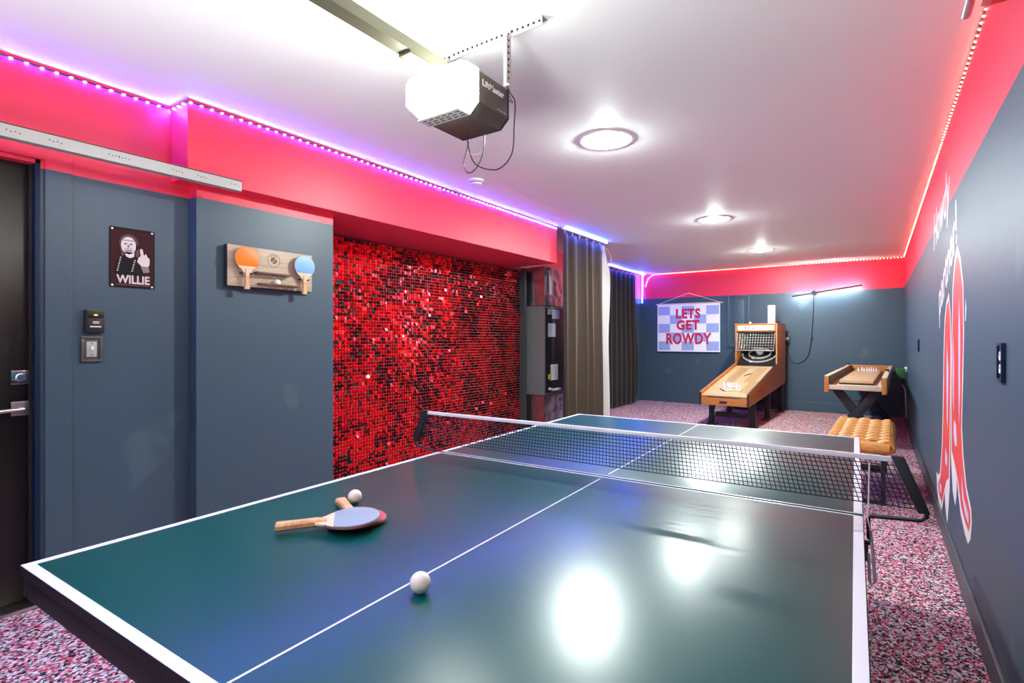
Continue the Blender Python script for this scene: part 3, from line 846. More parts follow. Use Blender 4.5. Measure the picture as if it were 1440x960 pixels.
# ================================================================== LEFT WALL: poster, console, switch, rack
a, b2 = Vector((XL + 0.0005, 1.072, 1.514)), Vector((XL + 0.0005, 1.280, 1.828))
pw, ph = b2.y - a.y, b2.z - a.z
po = thing('tin_sign', 'dark maroon tin sign with a portrait drawing and white WILLIE lettering', 'sign', ((XL, (a.y + b2.y) / 2, a.z)))
def rrect(w, h, r, n=5):
    out = []
    for cx, cy, a0 in ((w - r, r, -90), (w - r, h - r, 0), (r, h - r, 90), (r, r, 180)):
        for i in range(n + 1):
            an = math.radians(a0 + 90 * i / n); out.append((cx + r * math.cos(an), cy + r * math.sin(an)))
    return out
def art(name, polys, m_, layer):
    mb = MB()
    for pl in polys: mb.prism([(p[0] * pw, p[1] * ph) for p in pl], 0.0003, plane_M((a.x + 0.002 + 0.0004 * layer, a.y, a.z), WL))
    return mb.build(name, m_, po, smooth=False)
MB().prism(rrect(pw, ph, 0.008), 0.002, plane_M(a, WL)).build('plate', 'poster_black', po)
art('print_ground', [[(0.03, 0.03), (0.97, 0.03), (0.97, 0.97), (0.03, 0.97)]], 'poster_maroon', 0)
art('print_coat', [[(0.10, 0.20), (0.13, 0.42), (0.24, 0.55), (0.42, 0.55), (0.60, 0.54), (0.72, 0.44), (0.78, 0.20)]], 'poster_black', 1)
art('print_hair', [circle(0.42, 0.74, 0.21, 0.16, 22), [(0.22, 0.74), (0.26, 0.52), (0.32, 0.55), (0.32, 0.70)], [(0.60, 0.76), (0.66, 0.58), (0.58, 0.52), (0.55, 0.68)]], 'poster_hair', 2)
art('print_face', [circle(0.41, 0.71, 0.165, 0.145, 24), [(0.33, 0.60), (0.54, 0.60), (0.53, 0.53), (0.44, 0.50), (0.35, 0.53)]], 'poster_pale', 3)
art('print_features', [circle(0.345, 0.735, 0.035, 0.018, 12), circle(0.465, 0.735, 0.035, 0.018, 12), [(0.395, 0.73), (0.42, 0.73), (0.435, 0.675), (0.38, 0.675)],
     [(0.31, 0.635), (0.51, 0.635), (0.47, 0.61), (0.35, 0.61)], [(0.28, 0.80), (0.54, 0.80), (0.54, 0.785), (0.28, 0.785)], [(0.33, 0.66), (0.49, 0.66), (0.50, 0.65), (0.32, 0.65)]], 'poster_grey', 4)
art('print_hand', [[(0.60, 0.45), (0.63, 0.53), (0.68, 0.55), (0.66, 0.66), (0.69, 0.68), (0.725, 0.665), (0.75, 0.565), (0.80, 0.60), (0.83, 0.55), (0.88, 0.52), (0.88, 0.43), (0.85, 0.38), (0.70, 0.38)]], 'poster_pale', 2)
art('print_wrist', [[(0.68, 0.377), (0.86, 0.377), (0.88, 0.29), (0.74, 0.27)]], 'poster_grey', 2)
art('print_beads', [circle(0.24 - 0.011 * k, 0.50 - 0.036 * k, 0.018, 0.010, 8) for k in range(7)] + [circle(0.55 - 0.012 * k, 0.47 - 0.036 * k, 0.020, 0.010, 8) for k in range(6)], 'poster_pale', 2)
text('lettering', 'WILLIE', 0.060, 'poster_pale', po, (a.x + 0.0036, a.y + pw * 0.52, a.z + ph * 0.135), (0, 1, 0), (0, 0, 1), 0.0016, sx=0.83)
art('print_rule', [[(0.14, 0.045), (0.88, 0.045), (0.88, 0.055), (0.14, 0.055)]], 'poster_rust', 1)
mb = MB()
for cx, cy in ((0.06, 0.965), (0.94, 0.965), (0.06, 0.035), (0.94, 0.035)):
    mb2 = MB(); mb2.sphere((a.x + 0.0024, a.y + cx * pw, a.z + cy * ph), 0.0055, 14, 8, (0.5, 1, 1)); mb2.build('screw', 'white_plastic', po)
mb.bm.free()

oc = thing('opener_console', 'black wall console with a small amber light above the switch', 'wall console', (XL, 1.006, 1.278))
MB().bb((XL + 0.0005, 0.967, 1.278), (XL + 0.026, 1.046, 1.392), 0.004).build('body', 'black_plastic', oc)
MB().bb((XL + 0.0262, 0.972, 1.352), (XL + 0.029, 1.041, 1.386), 0.001).build('button', 'black_metal', oc)
MB().bb((XL + 0.0292, 1.000, 1.362), (XL + 0.0305, 1.014, 1.368)).build('indicator', 'amber', oc, smooth=False)
MB().bb((XL + 0.0262, 0.976, 1.298), (XL + 0.028, 1.037, 1.342), 0.001).build('panel', 'rubber_black', oc)
MB().bb((XL + 0.0282, 0.995, 1.322), (XL + 0.0288, 1.022, 1.334)).build('display', 'ring_grey', oc, smooth=False)
MB().bb((XL + 0.0282, 0.984, 1.304), (XL + 0.0288, 1.030, 1.310)).build('marking', 'label_white', oc, smooth=False)

def framed_switch(name, label, x, yc, zc, s, w, h, m1, toggle=True):
    """s = +1 faces +x, -1 faces -x"""
    r = thing(name, label, 'switch' if toggle else 'outlet', (x, yc, zc - h / 2))
    def B(y0_, y1_, z0_, z1_, d0, d1, nm, mt, par, bev=0.001):
        return MB().bb((x + s * d0, yc + y0_, zc + z0_), (x + s * d1, yc + y1_, zc + z1_), bev).build(nm, mt, par)
    pl = B(-w / 2, w / 2, -h / 2, h / 2, 0.0005, 0.006, 'plate', m1, r)
    k = 0.011
    mb = MB()
    for y0_, y1_, z0_, z1_ in ((-w / 2, w / 2, h / 2 - k, h / 2), (-w / 2, w / 2, -h / 2, -h / 2 + k), (-w / 2, -w / 2 + k, -h / 2 + k, h / 2 - k), (w / 2 - k, w / 2, -h / 2 + k, h / 2 - k)):
        mb.bb((x + s * 0.0062, yc + y0_, zc + z0_), (x + s * 0.012, yc + y1_, zc + z1_), 0.001)
    mb.build('rim', m1, r)
    if toggle:
        B(-w * 0.24, w * 0.24, -h * 0.30, h * 0.30, 0.0062, 0.0085, 'inner_plate', 'ring_grey', r)
        B(-0.006, 0.006, -0.004, 0.014, 0.0087, 0.018, 'toggle', 'white_plastic', r)
        for dz in (-0.028, 0.028): MB().cyl((x + s * 0.0087, yc, zc + dz), (x + s * 0.0094, yc, zc + dz), 0.003, 10).build('screw', 'black_metal', r)
    else:
        for dz in (-0.022, 0.022):
            f_ = MB().prism(rrect(0.034, 0.030, 0.011), 0.003, plane_M((x + s * 0.0062, yc - s * 0.017, zc + dz - 0.015), WL if s > 0 else WR)).build('socket', 'label_white', r)
            for dy in (-0.006, 0.006): MB().bb((x + s * 0.0093, yc + dy - 0.001, zc + dz), (x + s * 0.0098, yc + dy + 0.001, zc + dz + 0.008)).build('slot', 'dark_gap', f_, smooth=False)
    return r
framed_switch('light_switch', 'pewter framed toggle light switch below the black console', XL, 0.997, 1.194, 1, 0.088, 0.126, 'switch_pewter')
framed_switch('wall_outlet', 'black framed outlet on the boot mural wall under a patch of glare', XR, 2.43, 1.166, -1, 0.145 * 0.62, 0.134, 'navy_paint', False)
framed_switch('wall_outlet', 'small dark outlet on the boot mural wall beyond the boots', XR, 6.75, 1.178, -1, 0.080, 0.125, 'navy_paint', False)

# paddle rack
xw = XP + 0.012
ry0, ry1, rz0, rz1 = 1.612, 2.175, 1.560, 1.803
rk = thing('paddle_rack', 'pale wooden wall rack with a round emblem and two ball shelves', 'rack', (XP, (ry0 + ry1) / 2, rz0))
MB().bb((xw, ry0, rz0), (xw + 0.030, ry1, rz1), 0.002).build('back_board', 'rack_wood', rk)
MB().bb((XP + 0.0005, ry0 + 0.004, rz0 + 0.004), (xw - 0.0003, ry1 - 0.004, rz1 - 0.004)).build('backing', 'black_plastic', rk, smooth=False)
MB().bb((xw + 0.001, ry0 - 0.003, rz0), (xw + 0.029, ry0 - 0.0003, rz1)).build('edge', 'black_plastic', rk, smooth=False)
MB().bb((xw + 0.001, ry0, rz0 - 0.003), (xw + 0.029, ry1, rz0 - 0.0003)).build('edge', 'black_plastic', rk, smooth=False)
xf = xw + 0.030
for k, (sz, s0, s1) in enumerate(((1.644, 1.770, 2.000), (1.578, 1.790, 2.055))):
    t = bmesh.new(); edges = []
    def lp(pts):
        vv = [t.verts.new((p[0], p[1], 0)) for p in pts]
        for i in range(len(vv)): edges.append(t.edges.new((vv[i], vv[(i + 1) % len(vv)])))
    lp([(0, 0), (0.052, 0), (0.052, s1 - s0), (0, s1 - s0)])
    for q in range(5): lp(circle(0.027, (s1 - s0) * (q + 0.5) / 5, 0.016, n=16))
    bmesh.ops.triangle_fill(t, edges=edges, use_beauty=True)
    r_ = bmesh.ops.extrude_face_region(t, geom=list(t.faces))
    for e in r_['geom']:
        if isinstance(e, bmesh.types.BMVert): e.co.z += 0.009
    mb = MB(); mb.add(t, Matrix.Translation((xf, s0, sz)))
    mb.build('ball_shelf', 'brown_wood', rk, smooth=False)
mb = MB()
cy_, cz_ = 1.902, 1.738
def ring(r0, r1, n=40, a0=0, a1=360):
    mb_ = []
    for i in range(n):
        p = math.radians(a0 + (a1 - a0) * i / n); q = math.radians(a0 + (a1 - a0) * (i + 1) / n)
        mb_.append([(r0 * math.cos(p), r0 * math.sin(p)), (r1 * math.cos(p), r1 * math.sin(p)), (r1 * math.cos(q), r1 * math.sin(q)), (r0 * math.cos(q), r0 * math.sin(q))])
    return mb_
Mx = plane_M((xf + 0.0002, cy_, cz_), WL)
for pl in ring(0.0395, 0.0425): mb.prism(pl, 0.0004, Mx)
mb.prism([(0.021 * math.cos(math.radians(a_)), 0.021 * math.sin(math.radians(a_))) for a_ in range(60, 225, 11)] + [(-0.004, -0.004), (0.004, 0.004)], 0.0004, Mx)
mb.prism([(0.021 * math.cos(math.radians(a_)), 0.021 * math.sin(math.radians(a_))) for a_ in range(240, 405, 11)] + [(0.006, 0.002), (-0.002, -0.006)], 0.0004, Mx)
mb.build('emblem', 'brown_wood', rk, smooth=False)
mb = MB()
for q in range(5):
    an = math.radians(128 - q * 19)
    mb.box((xf + 0.0006, cy_ + 0.031 * math.cos(an), cz_ + 0.031 * math.sin(an)), (0.0005, 0.006, 0.007), 0, Matrix.Rotation(an - math.pi / 2, 4, 'X'))
mb.build('emblem_print', 'brown_wood', rk, smooth=False)
def hang(label, rubber, cy, zneck, rim):
    r = make_paddle(label, rubber, 'rubber_black', 'paddles hung on the wall rack', rim)
    r.location = (xf + 0.001 + 0.020, cy, zneck)
    r.rotation_euler = (math.pi / 2, 0, math.pi / 2)      # blade up, rubber towards the room
    # wooden pegs that carry the paddle
    for s in (-1, 1):
        MB().cyl((xf, cy + s * 0.027, zneck - 0.003), (xf + 0.040, cy + s * 0.027, zneck - 0.003), 0.004, 10).build('peg', 'black_plastic', rk)
    return r
hang('paddle with bright orange rubber hanging on the wall rack', 'rubber_orange', 1.712, 1.640, 'paddle_edge')
hang('paddle with sky blue rubber hanging on the wall rack', 'rubber_sky', 2.098, 1.636, 'paddle_edge')
o, _ = ball('white table tennis ball on the lower shelf of the wall rack', None)
o.location = (xf + 0.027, 1.790 + 0.053 * 1.5 + 0.0 + 0.04, 1.578 + 0.0005)

# ================================================================== FURNACE, CURTAINS
fx0, fx1, fy0, fy1 = -3.94, -3.405, 5.66, 6.22
fu = thing('furnace', 'tall grey furnace cabinet with crumpled foil duct wrap in the closet', 'furnace', ((fx0 + fx1) / 2, (fy0 + fy1) / 2, 0))
MB().bb((fx0, fy0, 0.54), (fx1, fy1, 1.655), 0.004).build('cabinet', 'furnace_grey', fu)
def foil_box(lo, hi, seed, n=12):
    r2 = random.Random(seed); mb = MB(); t = bmesh.new()
    bmesh.ops.create_cube(t, size=1); bmesh.ops.subdivide_edges(t, edges=list(t.edges), cuts=n, use_grid_fill=True)
    for v in t.verts:
        v.co = Vector([lo[k] + (v.co[k] + 0.5) * (hi[k] - lo[k]) for k in range(3)])
        inn = Vector([(lo[k] + hi[k]) / 2 for k in range(3)]) - v.co
        v.co += inn.normalized() * r2.uniform(0.0, 0.016)
    mb.add(t); return mb
foil_box((fx0, fy0 - 0.006, 1.657), (fx1 + 0.006, fy1, 2.15), 1).build('foil_duct', 'foil', fu)
foil_box((fx0, fy0 - 0.006, 0.003), (fx1 + 0.006, fy1, 0.537), 2).build('foil_plenum', 'foil', fu)
MB().bb((fx1 + 0.0005, fy0 + 0.02, 0.57), (fx1 + 0.012, fy1 - 0.02, 1.63), 0.002).build('front_panel', 'black_plastic', fu)
for z0_, z1_, y_ in ((1.27, 1.44, 5.80), (0.72, 0.92, 5.86), (1.50, 1.62, 5.90)):
    MB().bb((fx1 + 0.0122, y_ - 0.07, z0_), (fx1 + 0.0135, y_ + 0.12, z1_)).build('label_sheet', 'label_white', fu, smooth=False)
MB().bb((fx1 + 0.0122, 5.73, 0.735), (fx1 + 0.0145, 5.80, 0.80)).build('sticker', 'label_yellow', fu, smooth=False)
MB().bb((fx1 + 0.0122, 5.72, 1.55), (fx1 + 0.030, 5.80, 1.62), 0.003).build('control_box', 'ring_grey', fu)
MB().tube([(fx1 + 0.03, 5.74, 0.62), (fx1 + 0.035, 5.80, 0.60), (fx1 + 0.035, 6.0, 0.60)], 0.018, 12).build('drain_pipe', 'white_plastic', fu)
MB().tube(sm([(fx1 + 0.012, 5.76, 2.10), (fx1 + 0.03, 5.76, 1.95), (fx1 + 0.035, 5.75, 1.80)]), [0.02] * 13, 10).build('tape_tail', 'label_white', fu)

def curtain(label, pts_fn, z0_, z1_, mt, nfold, nu=140, nv=24, name='curtain'):
    r = thing(name, label, 'curtain', pts_fn(0.5, z0_))
    def fn(u, v):
        return pts_fn(u, z0_ + (z1_ - z0_) * v)
    o = MB().grid(fn, nu, nv).build('drape', mt, r)
    s = o.modifiers.new('thick', 'SOLIDIFY'); s.thickness = 0.003
    return r
zc0, zc1 = 0.02, 2.470
def c1(u, z):
    h = (z - zc0) / (zc1 - zc0)
    amp = 0.058 * (0.5 + 0.5 * (1 - h)) + 0.006 * math.sin(5 * u)
    ph_ = (u * 4.3 + 0.10 * math.sin(9 * u)) * 2 * math.pi + 0.5 * math.sin(2.1 * z + 3 * u) * (1 - h)
    y = 5.385 + u * 1.02 + 0.010 * math.sin(ph_ * 2 + z)
    x = -3.0 + amp * math.sin(ph_) + 0.01 * math.sin(ph_ * 0.5 + 1.2)
    return Vector((x, y, z))
cu1 = curtain('long taupe curtain with a white lining edge, drawn across the furnace closet', c1, zc0, zc1, 'curtain_taupe', 5)
def lin_fn(u, v):
    z = zc0 + (zc1 - zc0) * v
    h = v
    wid = 0.10 + 0.20 * min(1.0, (1 - h) / 0.13) + 0.02 * math.sin(4 * z)
    y = 6.41 + u * wid
    x = -2.985 + 0.05 * math.sin(u * math.pi * 1.3) * (1 - 0.6 * h) - 0.006
    return Vector((x + 0.012, y, z))
ol = MB().grid(lin_fn, 16, 24).build('lining', 'lining', cu1)
s_ = ol.modifiers.new('thick', 'SOLIDIFY'); s_.thickness = 0.003
for k in range(6):
    p = T1A.lerp(T1B, 0.02 + 0.16 * k)
    MB().tube([(p.x, p.y, 2.515), (p.x + 0.004, p.y, 2.500), (p.x, p.y, 2.468)], 0.003, 6).build('hook', 'white_plastic', cu1)
MB().tube(sm([(-2.975, 6.53, 2.46), (-2.965, 6.62, 2.40), (-2.96, 6.68, 2.33), (-2.965, 6.65, 2.29)]), 0.003, 6).build('pull_cord', 'cord_white', cu1)
def c2(u, z):
    h = (z - 0.03) / 2.44
    ph_ = u * 6 * 2 * math.pi + 0.3 * math.sin(2.3 * z)
    y = 8.60 + u * (1.28 + 0.05 * math.sin(2.2 * z))
    x = -3.855 + (0.022 + 0.018 * (1 - h)) * math.sin(ph_)
    return Vector((x, y, z))
cu2 = curtain('dark brown floor length curtain on the far left wall near the banner', c2, 0.03, 2.470, 'curtain_brown', 6)
for k in range(7):
    p = T2A.lerp(T2B, 0.04 + 0.115 * k)
    MB().tube([(p.x, p.y, 2.515), (p.x + 0.004, p.y, 2.500), (p.x, p.y, 2.468)], 0.003, 6).build('hook', 'white_plastic', cu2)

# ================================================================== BACK WALL: banner, lamp, outlet
bn = thing('hanging_banner', 'pale blue checked fabric banner reading LETS GET ROWDY in red letters', 'banner', (-3.0, YB, 0.99))
bx0, bx1, bz0, bz1 = -3.61, -2.415, 0.985, 1.925
yb = YB - 0.014
def sheet(x0_, x1_, z0_, z1_, dy, nm, mt, par=bn):
    return MB().bb((x0_, yb - dy - 0.0006, z0_), (x1_, yb - dy, z1_)).build(nm, mt, par, smooth=False)
MB().bb((bx0, yb, bz0), (bx1, yb + 0.002, bz1)).build('cloth', 'banner_cloth', bn, smooth=False)
nc, nr = 5, 5
bw_, bh_ = (bx1 - bx0 - 0.04) / nc, (bz1 - bz0 - 0.08) / nr
for i in range(nc):
    for j in range(nr):
        if (i + j) % 2 == 0: sheet(bx0 + 0.02 + i * bw_, bx0 + 0.02 + (i + 1) * bw_, bz0 + 0.035 + j * bh_, bz0 + 0.035 + (j + 1) * bh_, 0.0002, 'check', 'banner_blue')
for body, zc, w_, sz in (('LETS', 1.722, 0.86, 0.245), ('GET', 1.500, 0.90, 0.245), ('ROWDY', 1.236, 0.74, 0.285)):
    text('lettering', body, sz, 'banner_red', bn, ((bx0 + bx1) / 2, yb - 0.0018, zc), (1, 0, 0), (0, 0, 1), 0.011, 0.0006, space=1.12, sx=w_)
MB().cyl((bx0 - 0.03, yb - 0.002, bz1), (bx1 + 0.05, yb - 0.002, bz1), 0.011, 12).build('dowel', 'blade_wood', bn)
MB().cyl((bx0, yb, bz0), (bx1, yb, bz0), 0.010, 12).build('dowel', 'black_plastic', bn)
MB().tube([(bx0 + 0.02, yb - 0.013, bz1), (-3.0, YB - 0.006, 2.13), (bx1 + 0.02, yb - 0.013, bz1)], 0.004, 6).build('string', 'banner_cloth', bn)
MB().cyl((-3.0, YB - 0.012, 2.126), (-3.0, YB, 2.126), 0.006, 10).build('nail', 'steel', bn)

wl = thing('light_bar', 'thin slanted black light bar glowing onto the back wall', 'wall lamp', (-0.87, YB, 2.0))
A, B_ = Vector((-1.195, YB - 0.18, 1.968)), Vector((-0.193, YB - 0.18, 2.110))
MB().bar(A, B_, 0.020, 0.028, bev=0.003).build('bar', 'black_metal', wl)
off = Vector((0, 0.0122, 0))
MB().bar(A + off, B_ + off, 0.004, 0.012).build('diffuser', 'bar_glow', wl, smooth=False)
hb = Vector((-0.871, YB, 2.014))
MB().cyl(hb + Vector((0, -0.203, 0)), hb + Vector((0, -0.191, 0)), 0.040, 24).build('knob', 'black_metal', wl)
MB().cyl(hb + Vector((0, -0.165, 0)), hb, 0.030, 24).build('mount', 'black_metal', wl)
ow = Vector((-1.294, YB, 1.22))
MB().tube(sm([hb + Vector((-0.02, -0.012, -0.03)), ony(1144, 430, YB - 0.012), ony(1141, 476, YB - 0.012), ony(1136, 500, YB - 0.012), ony(1125, 510, YB - 0.012), ony(1114, 508, YB - 0.012), ony(1108, 495, YB - 0.012), (ow.x + 0.01, YB - 0.03, ow.z - 0.03)]), 0.006, 8).build('power_cord', 'black_plastic', wl)
MB().bb((-0.918, YB - 0.026, 1.225), (-0.898, YB - 0.004, 1.285), 0.004).build('inline_switch', 'black_plastic', wl)
MB().bb((ow.x - 0.012, YB - 0.052, ow.z - 0.045), (ow.x + 0.026, YB - 0.014, ow.z - 0.005), 0.004).build('plug', 'black_plastic', wl)
r = thing('wall_outlet', 'black outlet plate with a plug on the back wall beside the arcade game', 'outlet', (ow.x, YB, ow.z - 0.07))
MB().bb((ow.x - 0.055, YB - 0.012, ow.z - 0.085), (ow.x + 0.055, YB - 0.0005, ow.z + 0.085), 0.002).build('plate', 'black_plastic', r)
MB().prism(rrect(0.05, 0.045, 0.015), 0.003, plane_M((ow.x - 0.025, YB - 0.0122, ow.z + 0.008), WB)).build('socket', 'label_white', r)

# ================================================================== SKEE-BALL STYLE ARCADE GAME
sk = thing('alley_roller_game', 'wooden arcade ball rolling game with sloping lane and ringed target', 'arcade game', (-1.712, 7.55, 0), -0.035)
HW = 0.322
CY0, CY1 = 1.93, 2.66
prof = [(0, 0.335), (0, 0.505), (CY0, 0.835), (CY0, 1.475), (CY1, 1.475), (CY1, 0.49)]
for s in (-1, 1):
    x0_ = s * HW - (0.024 if s > 0 else 0)
    sb = MB().prism(prof, 0.024, plane_M((x0_, 0, 0), ((0, 1, 0), (0, 0, 1))), 0.002).build('side_panel', 'honey_wood', sk, local=True)
    MB().bb((x0_ - 0.002, -0.006, 0.333), (x0_ + 0.026, -0.0005, 0.507), 0.001).build('edge_trim', 'black_plastic', sb, local=True)
    dirv = Vector((0, CY0, 0.33)).normalized()
    mb = MB().bar(Vector((x0_ + 0.012, 0.0, 0.5075)), Vector((x0_ + 0.012, CY0 - 0.004, 0.8375)), 0.026, 0.004)
    mb.build('edge_trim', 'honey_wood' if s < 0 else 'black_plastic', sb, local=True, smooth=False)
IW = HW - 0.025
def slope(y): return 0.455 + 0.33 * (y / CY0)
def lane_bar(x0_, x1_, ya, yb_, dz, th, nm, mt, par):
    a = Vector(((x0_ + x1_) / 2, ya, slope(ya) + dz)); b_ = Vector(((x0_ + x1_) / 2, yb_, slope(yb_) + dz))
    return MB().bar(a, b_, x1_ - x0_, th).build(nm, mt, par, local=True, smooth=False)
ln = lane_bar(-IW, IW, 0.030, CY0, 0, 0.02, 'lane', 'lane_wood', sk)
for x0_, x1_, ya, yb_ in ((-0.20, -0.06, 0.75, 1.75), (0.05, 0.20, 0.85, 1.80), (0.14, 0.26, 0.2, 0.9)):
    lane_bar(x0_, x1_, ya, yb_, 0.0105, 0.0008, 'lane_inlay', 'lane_dark_wood', ln)
MB().tube([(-0.01, 1.20, slope(1.20) + 0.014), (0.03, 1.32, slope(1.32) + 0.014), (0.07, 1.36, slope(1.36) + 0.014)], 0.006, 6).build('lane_mark', 'black_plastic', ln, local=True)
MB().bb((-IW, 0.0, 0.338), (IW, 0.022, 0.445), 0.002).build('front_panel', 'honey_wood', sk, local=True)
MB().bb((-0.055, -0.004, 0.365), (0.045, -0.0005, 0.400), 0.001).build('coin_plate', 'black_plastic', sk, local=True)
MB().bb((-IW + 0.08, -0.006, 0.447), (IW - 0.08, 0.024, 0.456), 0.002).build('front_lip', 'black_plastic', sk, local=True)
MB().bb((-IW, CY1 - 0.025, 0.50), (IW, CY1 - 0.005, 1.450), 0.001).build('back_panel', 'target_black', sk, local=True)
MB().bb((-HW - 0.006, CY0 - 0.012, 1.4752), (HW + 0.006, CY1 + 0.006, 1.497), 0.003).build('top_board', 'honey_wood', sk, local=True)
mq = MB().bb((-IW, CY0 - 0.008, 1.365), (IW, CY0 + 0.02, 1.4748), 0.002).build('marquee', 'honey_wood', sk, local=True)
MB().bb((-IW + 0.02, CY0 - 0.014, 1.385), (IW - 0.02, CY0 - 0.0085, 1.462), 0.001).build('sign_panel', 'marquee', mq, local=True)
text('lettering', 'Roll and Score', 0.062, 'marquee_red', mq, (0, CY0 - 0.0150, 1.424), (1, 0, 0), (0, 0, 1), 0.001, 0.0006, 0.25, local=True)
MB().bb((-IW + 0.16, CY0 - 0.010, 1.352), (IW - 0.10, CY0 + 0.01, 1.3645), 0.001).build('slot', 'black_plastic', mq, local=True)
# target board, inclined
ta, tb = Vector((0, CY0 + 0.004, 0.79)), Vector((0, CY1 - 0.04, 1.15))
MB().bar(ta, tb, 2 * IW - 0.004, 0.02).build('target_board', 'target_black', sk, local=True)
MB().bb((-IW + 0.001, CY0 - 0.004, 0.775), (IW - 0.001, CY0 + 0.0, 0.800)).build('lane_stop', 'black_plastic', sk, local=True, smooth=False)
td = (tb - ta).normalized(); tn = Vector((0, -td.z, td.y))
Mt = lambda q: Matrix.Translation(ta + td * q) @ orient((1, 0, 0), td)
def arc_ring(r0, q, hgt, a0, a1, nm):
    M_ = Mt(q); pts = [M_ @ Vector((r0 * math.cos(math.radians(a0 + (a1 - a0) * i / 40)), r0 * math.sin(math.radians(a0 + (a1 - a0) * i / 40)), 0.0)) for i in range(41)]
    mb_ = MB()
    lo = [mb_.bm.verts.new(p + tn * 0.0105) for p in pts]; hi = [mb_.bm.verts.new(p + tn * hgt) for p in pts]
    for i in range(40): mb_.bm.faces.new((lo[i], lo[i + 1], hi[i + 1], hi[i]))
    o_ = mb_.build(nm, 'ring_grey', sk, local=True)
    md = o_.modifiers.new('thick', 'SOLIDIFY'); md.thickness = 0.014; md.offset = 0
    return o_
arc_ring(0.262, 0.34, 0.055, 180, 360, 'target_ring')
arc_ring(0.170, 0.36, 0.060, 0, 360, 'target_ring')
arc_ring(0.052, 0.38, 0.090, 0, 360, 'target_ring')
for q, r0, an in ((0.34, 0.262, 250), (0.36, 0.170, 245)):
    p = Mt(q) @ Vector((r0 * math.cos(math.radians(an)), r0 * math.sin(math.radians(an)) - 0.010, 0.04))
    MB().box(p, (0.05, 0.006, 0.02)).build('score_tag', 'label_white', sk, local=True, smooth=False)
# guard screen
ga = Vector((0, CY0 + 0.02, 1.350)); gb = Vector((0, CY0 - 0.10, 1.055))
gd = (gb - ga)
mb = MB(); wv = IW - 0.012
for i in range(15):
    x = -wv + 2 * wv * i / 14
    mb.tube([ga + Vector((x, 0, 0)), gb + Vector((x, 0, 0))], 0.0022, 5)
for j in range(8):
    p = ga + gd * (j / 7)
    mb.tube([p + Vector((-wv, 0, 0)), p + Vector((wv, 0, 0))], 0.0022, 5)
mb.build('guard_screen', 'wire_grey', sk, local=True, smooth=False)
mb = MB(); mb.tube([ga + Vector((-wv, 0, 0)), gb + Vector((-wv, 0, 0)), gb + Vector((wv, 0, 0)), ga + Vector((wv, 0, 0))], 0.009, 8)
mb.build('screen_frame', 'wire_grey', sk, local=True)
# legs: three trestles
for k, yy in enumerate((0.42, 1.40, 2.50)):
    zt = 0.335 + (0.49 - 0.335) * yy / CY1 - 0.002
    for s in (-1, 1):
        xo = s * (HW - 0.055)
        pts = [(xo - 0.045, zt), (xo + 0.045, zt), (xo + s * 0.012 + 0.036, zt * 0.5), (xo + s * 0.016 + 0.040, 0.025), (xo + s * 0.016 - 0.040, 0.025), (xo + s * 0.004 - 0.036, zt * 0.5)]
        lg = MB().prism(pts, 0.06, plane_M((0, yy + 0.03, 0), ((1, 0, 0), (0, 0, 1))), 0.003).build('leg', 'black_plastic', sk, local=True)
        MB().bb((xo - 0.06, yy - 0.10, 0.001), (xo + 0.06, yy + 0.10, 0.0248), 0.003).build('skid', 'brown_wood' if k else 'black_plastic', lg, local=True)
    MB().bb((-HW + 0.10, yy - 0.02, 0.13), (HW - 0.10, yy + 0.02, 0.20), 0.003).build('crossbar', 'black_plastic', sk, local=True)
MS = pmat(sk)
# things on top of it and on its lane
p = MS @ Vector((0.175, 2.30, 1.4975))
o = MB().bb((p.x - 0.055, p.y - 0.05, p.z), (p.x + 0.055, p.y + 0.05, p.z + 0.31), 0.004).build('carton', 'white_plastic'); recentre(o)
tag(o, 'tall narrow white carton standing on top of the arcade game', 'carton')
p = MS @ Vector((-0.215, 2.30, 1.4975))
k = thing('small_speaker', 'small black gadget on top of the arcade game', 'gadget', p)
MB().bb((p.x - 0.035, p.y - 0.025, p.z), (p.x + 0.035, p.y + 0.025, p.z + 0.034), 0.004).build('body', 'black_plastic', k)
MB().cyl((p.x + 0.018, p.y, p.z + 0.0342), (p.x + 0.018, p.y, p.z + 0.046), 0.012, 14).build('knob', 'black_metal', k)
p = MS @ Vector((-0.150, 2.22, 1.4975))
o = MB().sphere((p.x, p.y, p.z + 0.02), 0.02, 16, 10).build('arcade_ball', 'white_plastic'); recentre(o)
tag(o, 'small white ball lying on top of the arcade game', 'ball')
# tray with white pins on the lane
ty = 0.34
def on_lane(x, y, dz=0.0): return MS @ Vector((x, y, slope(y) + 0.0112 + dz))
an = math.atan2(0.33, CY0)
tray = thing('pin_tray', 'small five-sided wooden board under the white pins on the lane', 'board', on_lane(0, ty, 0.0), -0.035)
tray.rotation_euler = (an, 0, -0.035)
MB().prism([(-0.135, 0.02), (-0.05, -0.09), (0.145, -0.035), (0.15, 0.10), (-0.12, 0.10)], 0.010, None, 0.001).build('board', 'pale_wood', tray, local=True)
MB().bar((-0.14, 0.016, 0.006), (-0.054, -0.094, 0.006), 0.006, 0.014).build('edge', 'black_plastic', tray, local=True, smooth=False)
PIN = [(0, 0), (0.011, 0), (0.017, 0.018), (0.018, 0.030), (0.010, 0.055), (0.008, 0.064), (0.011, 0.078), (0.008, 0.088), (0, 0.090)]
pin_me = None
def pin_row(spots, label, group, M_, sc):
    first = None
    for q in spots:
        if first is None:
            o_ = MB().lathe(PIN, 14).build('bowling_pin', 'white_plastic'); first = o_
        else:
            o_ = first.copy(); COL.objects.link(o_)
        o_.location = M_(q); o_.scale = (sc, sc, sc)
        tag(o_, label, 'bowling pin', group)
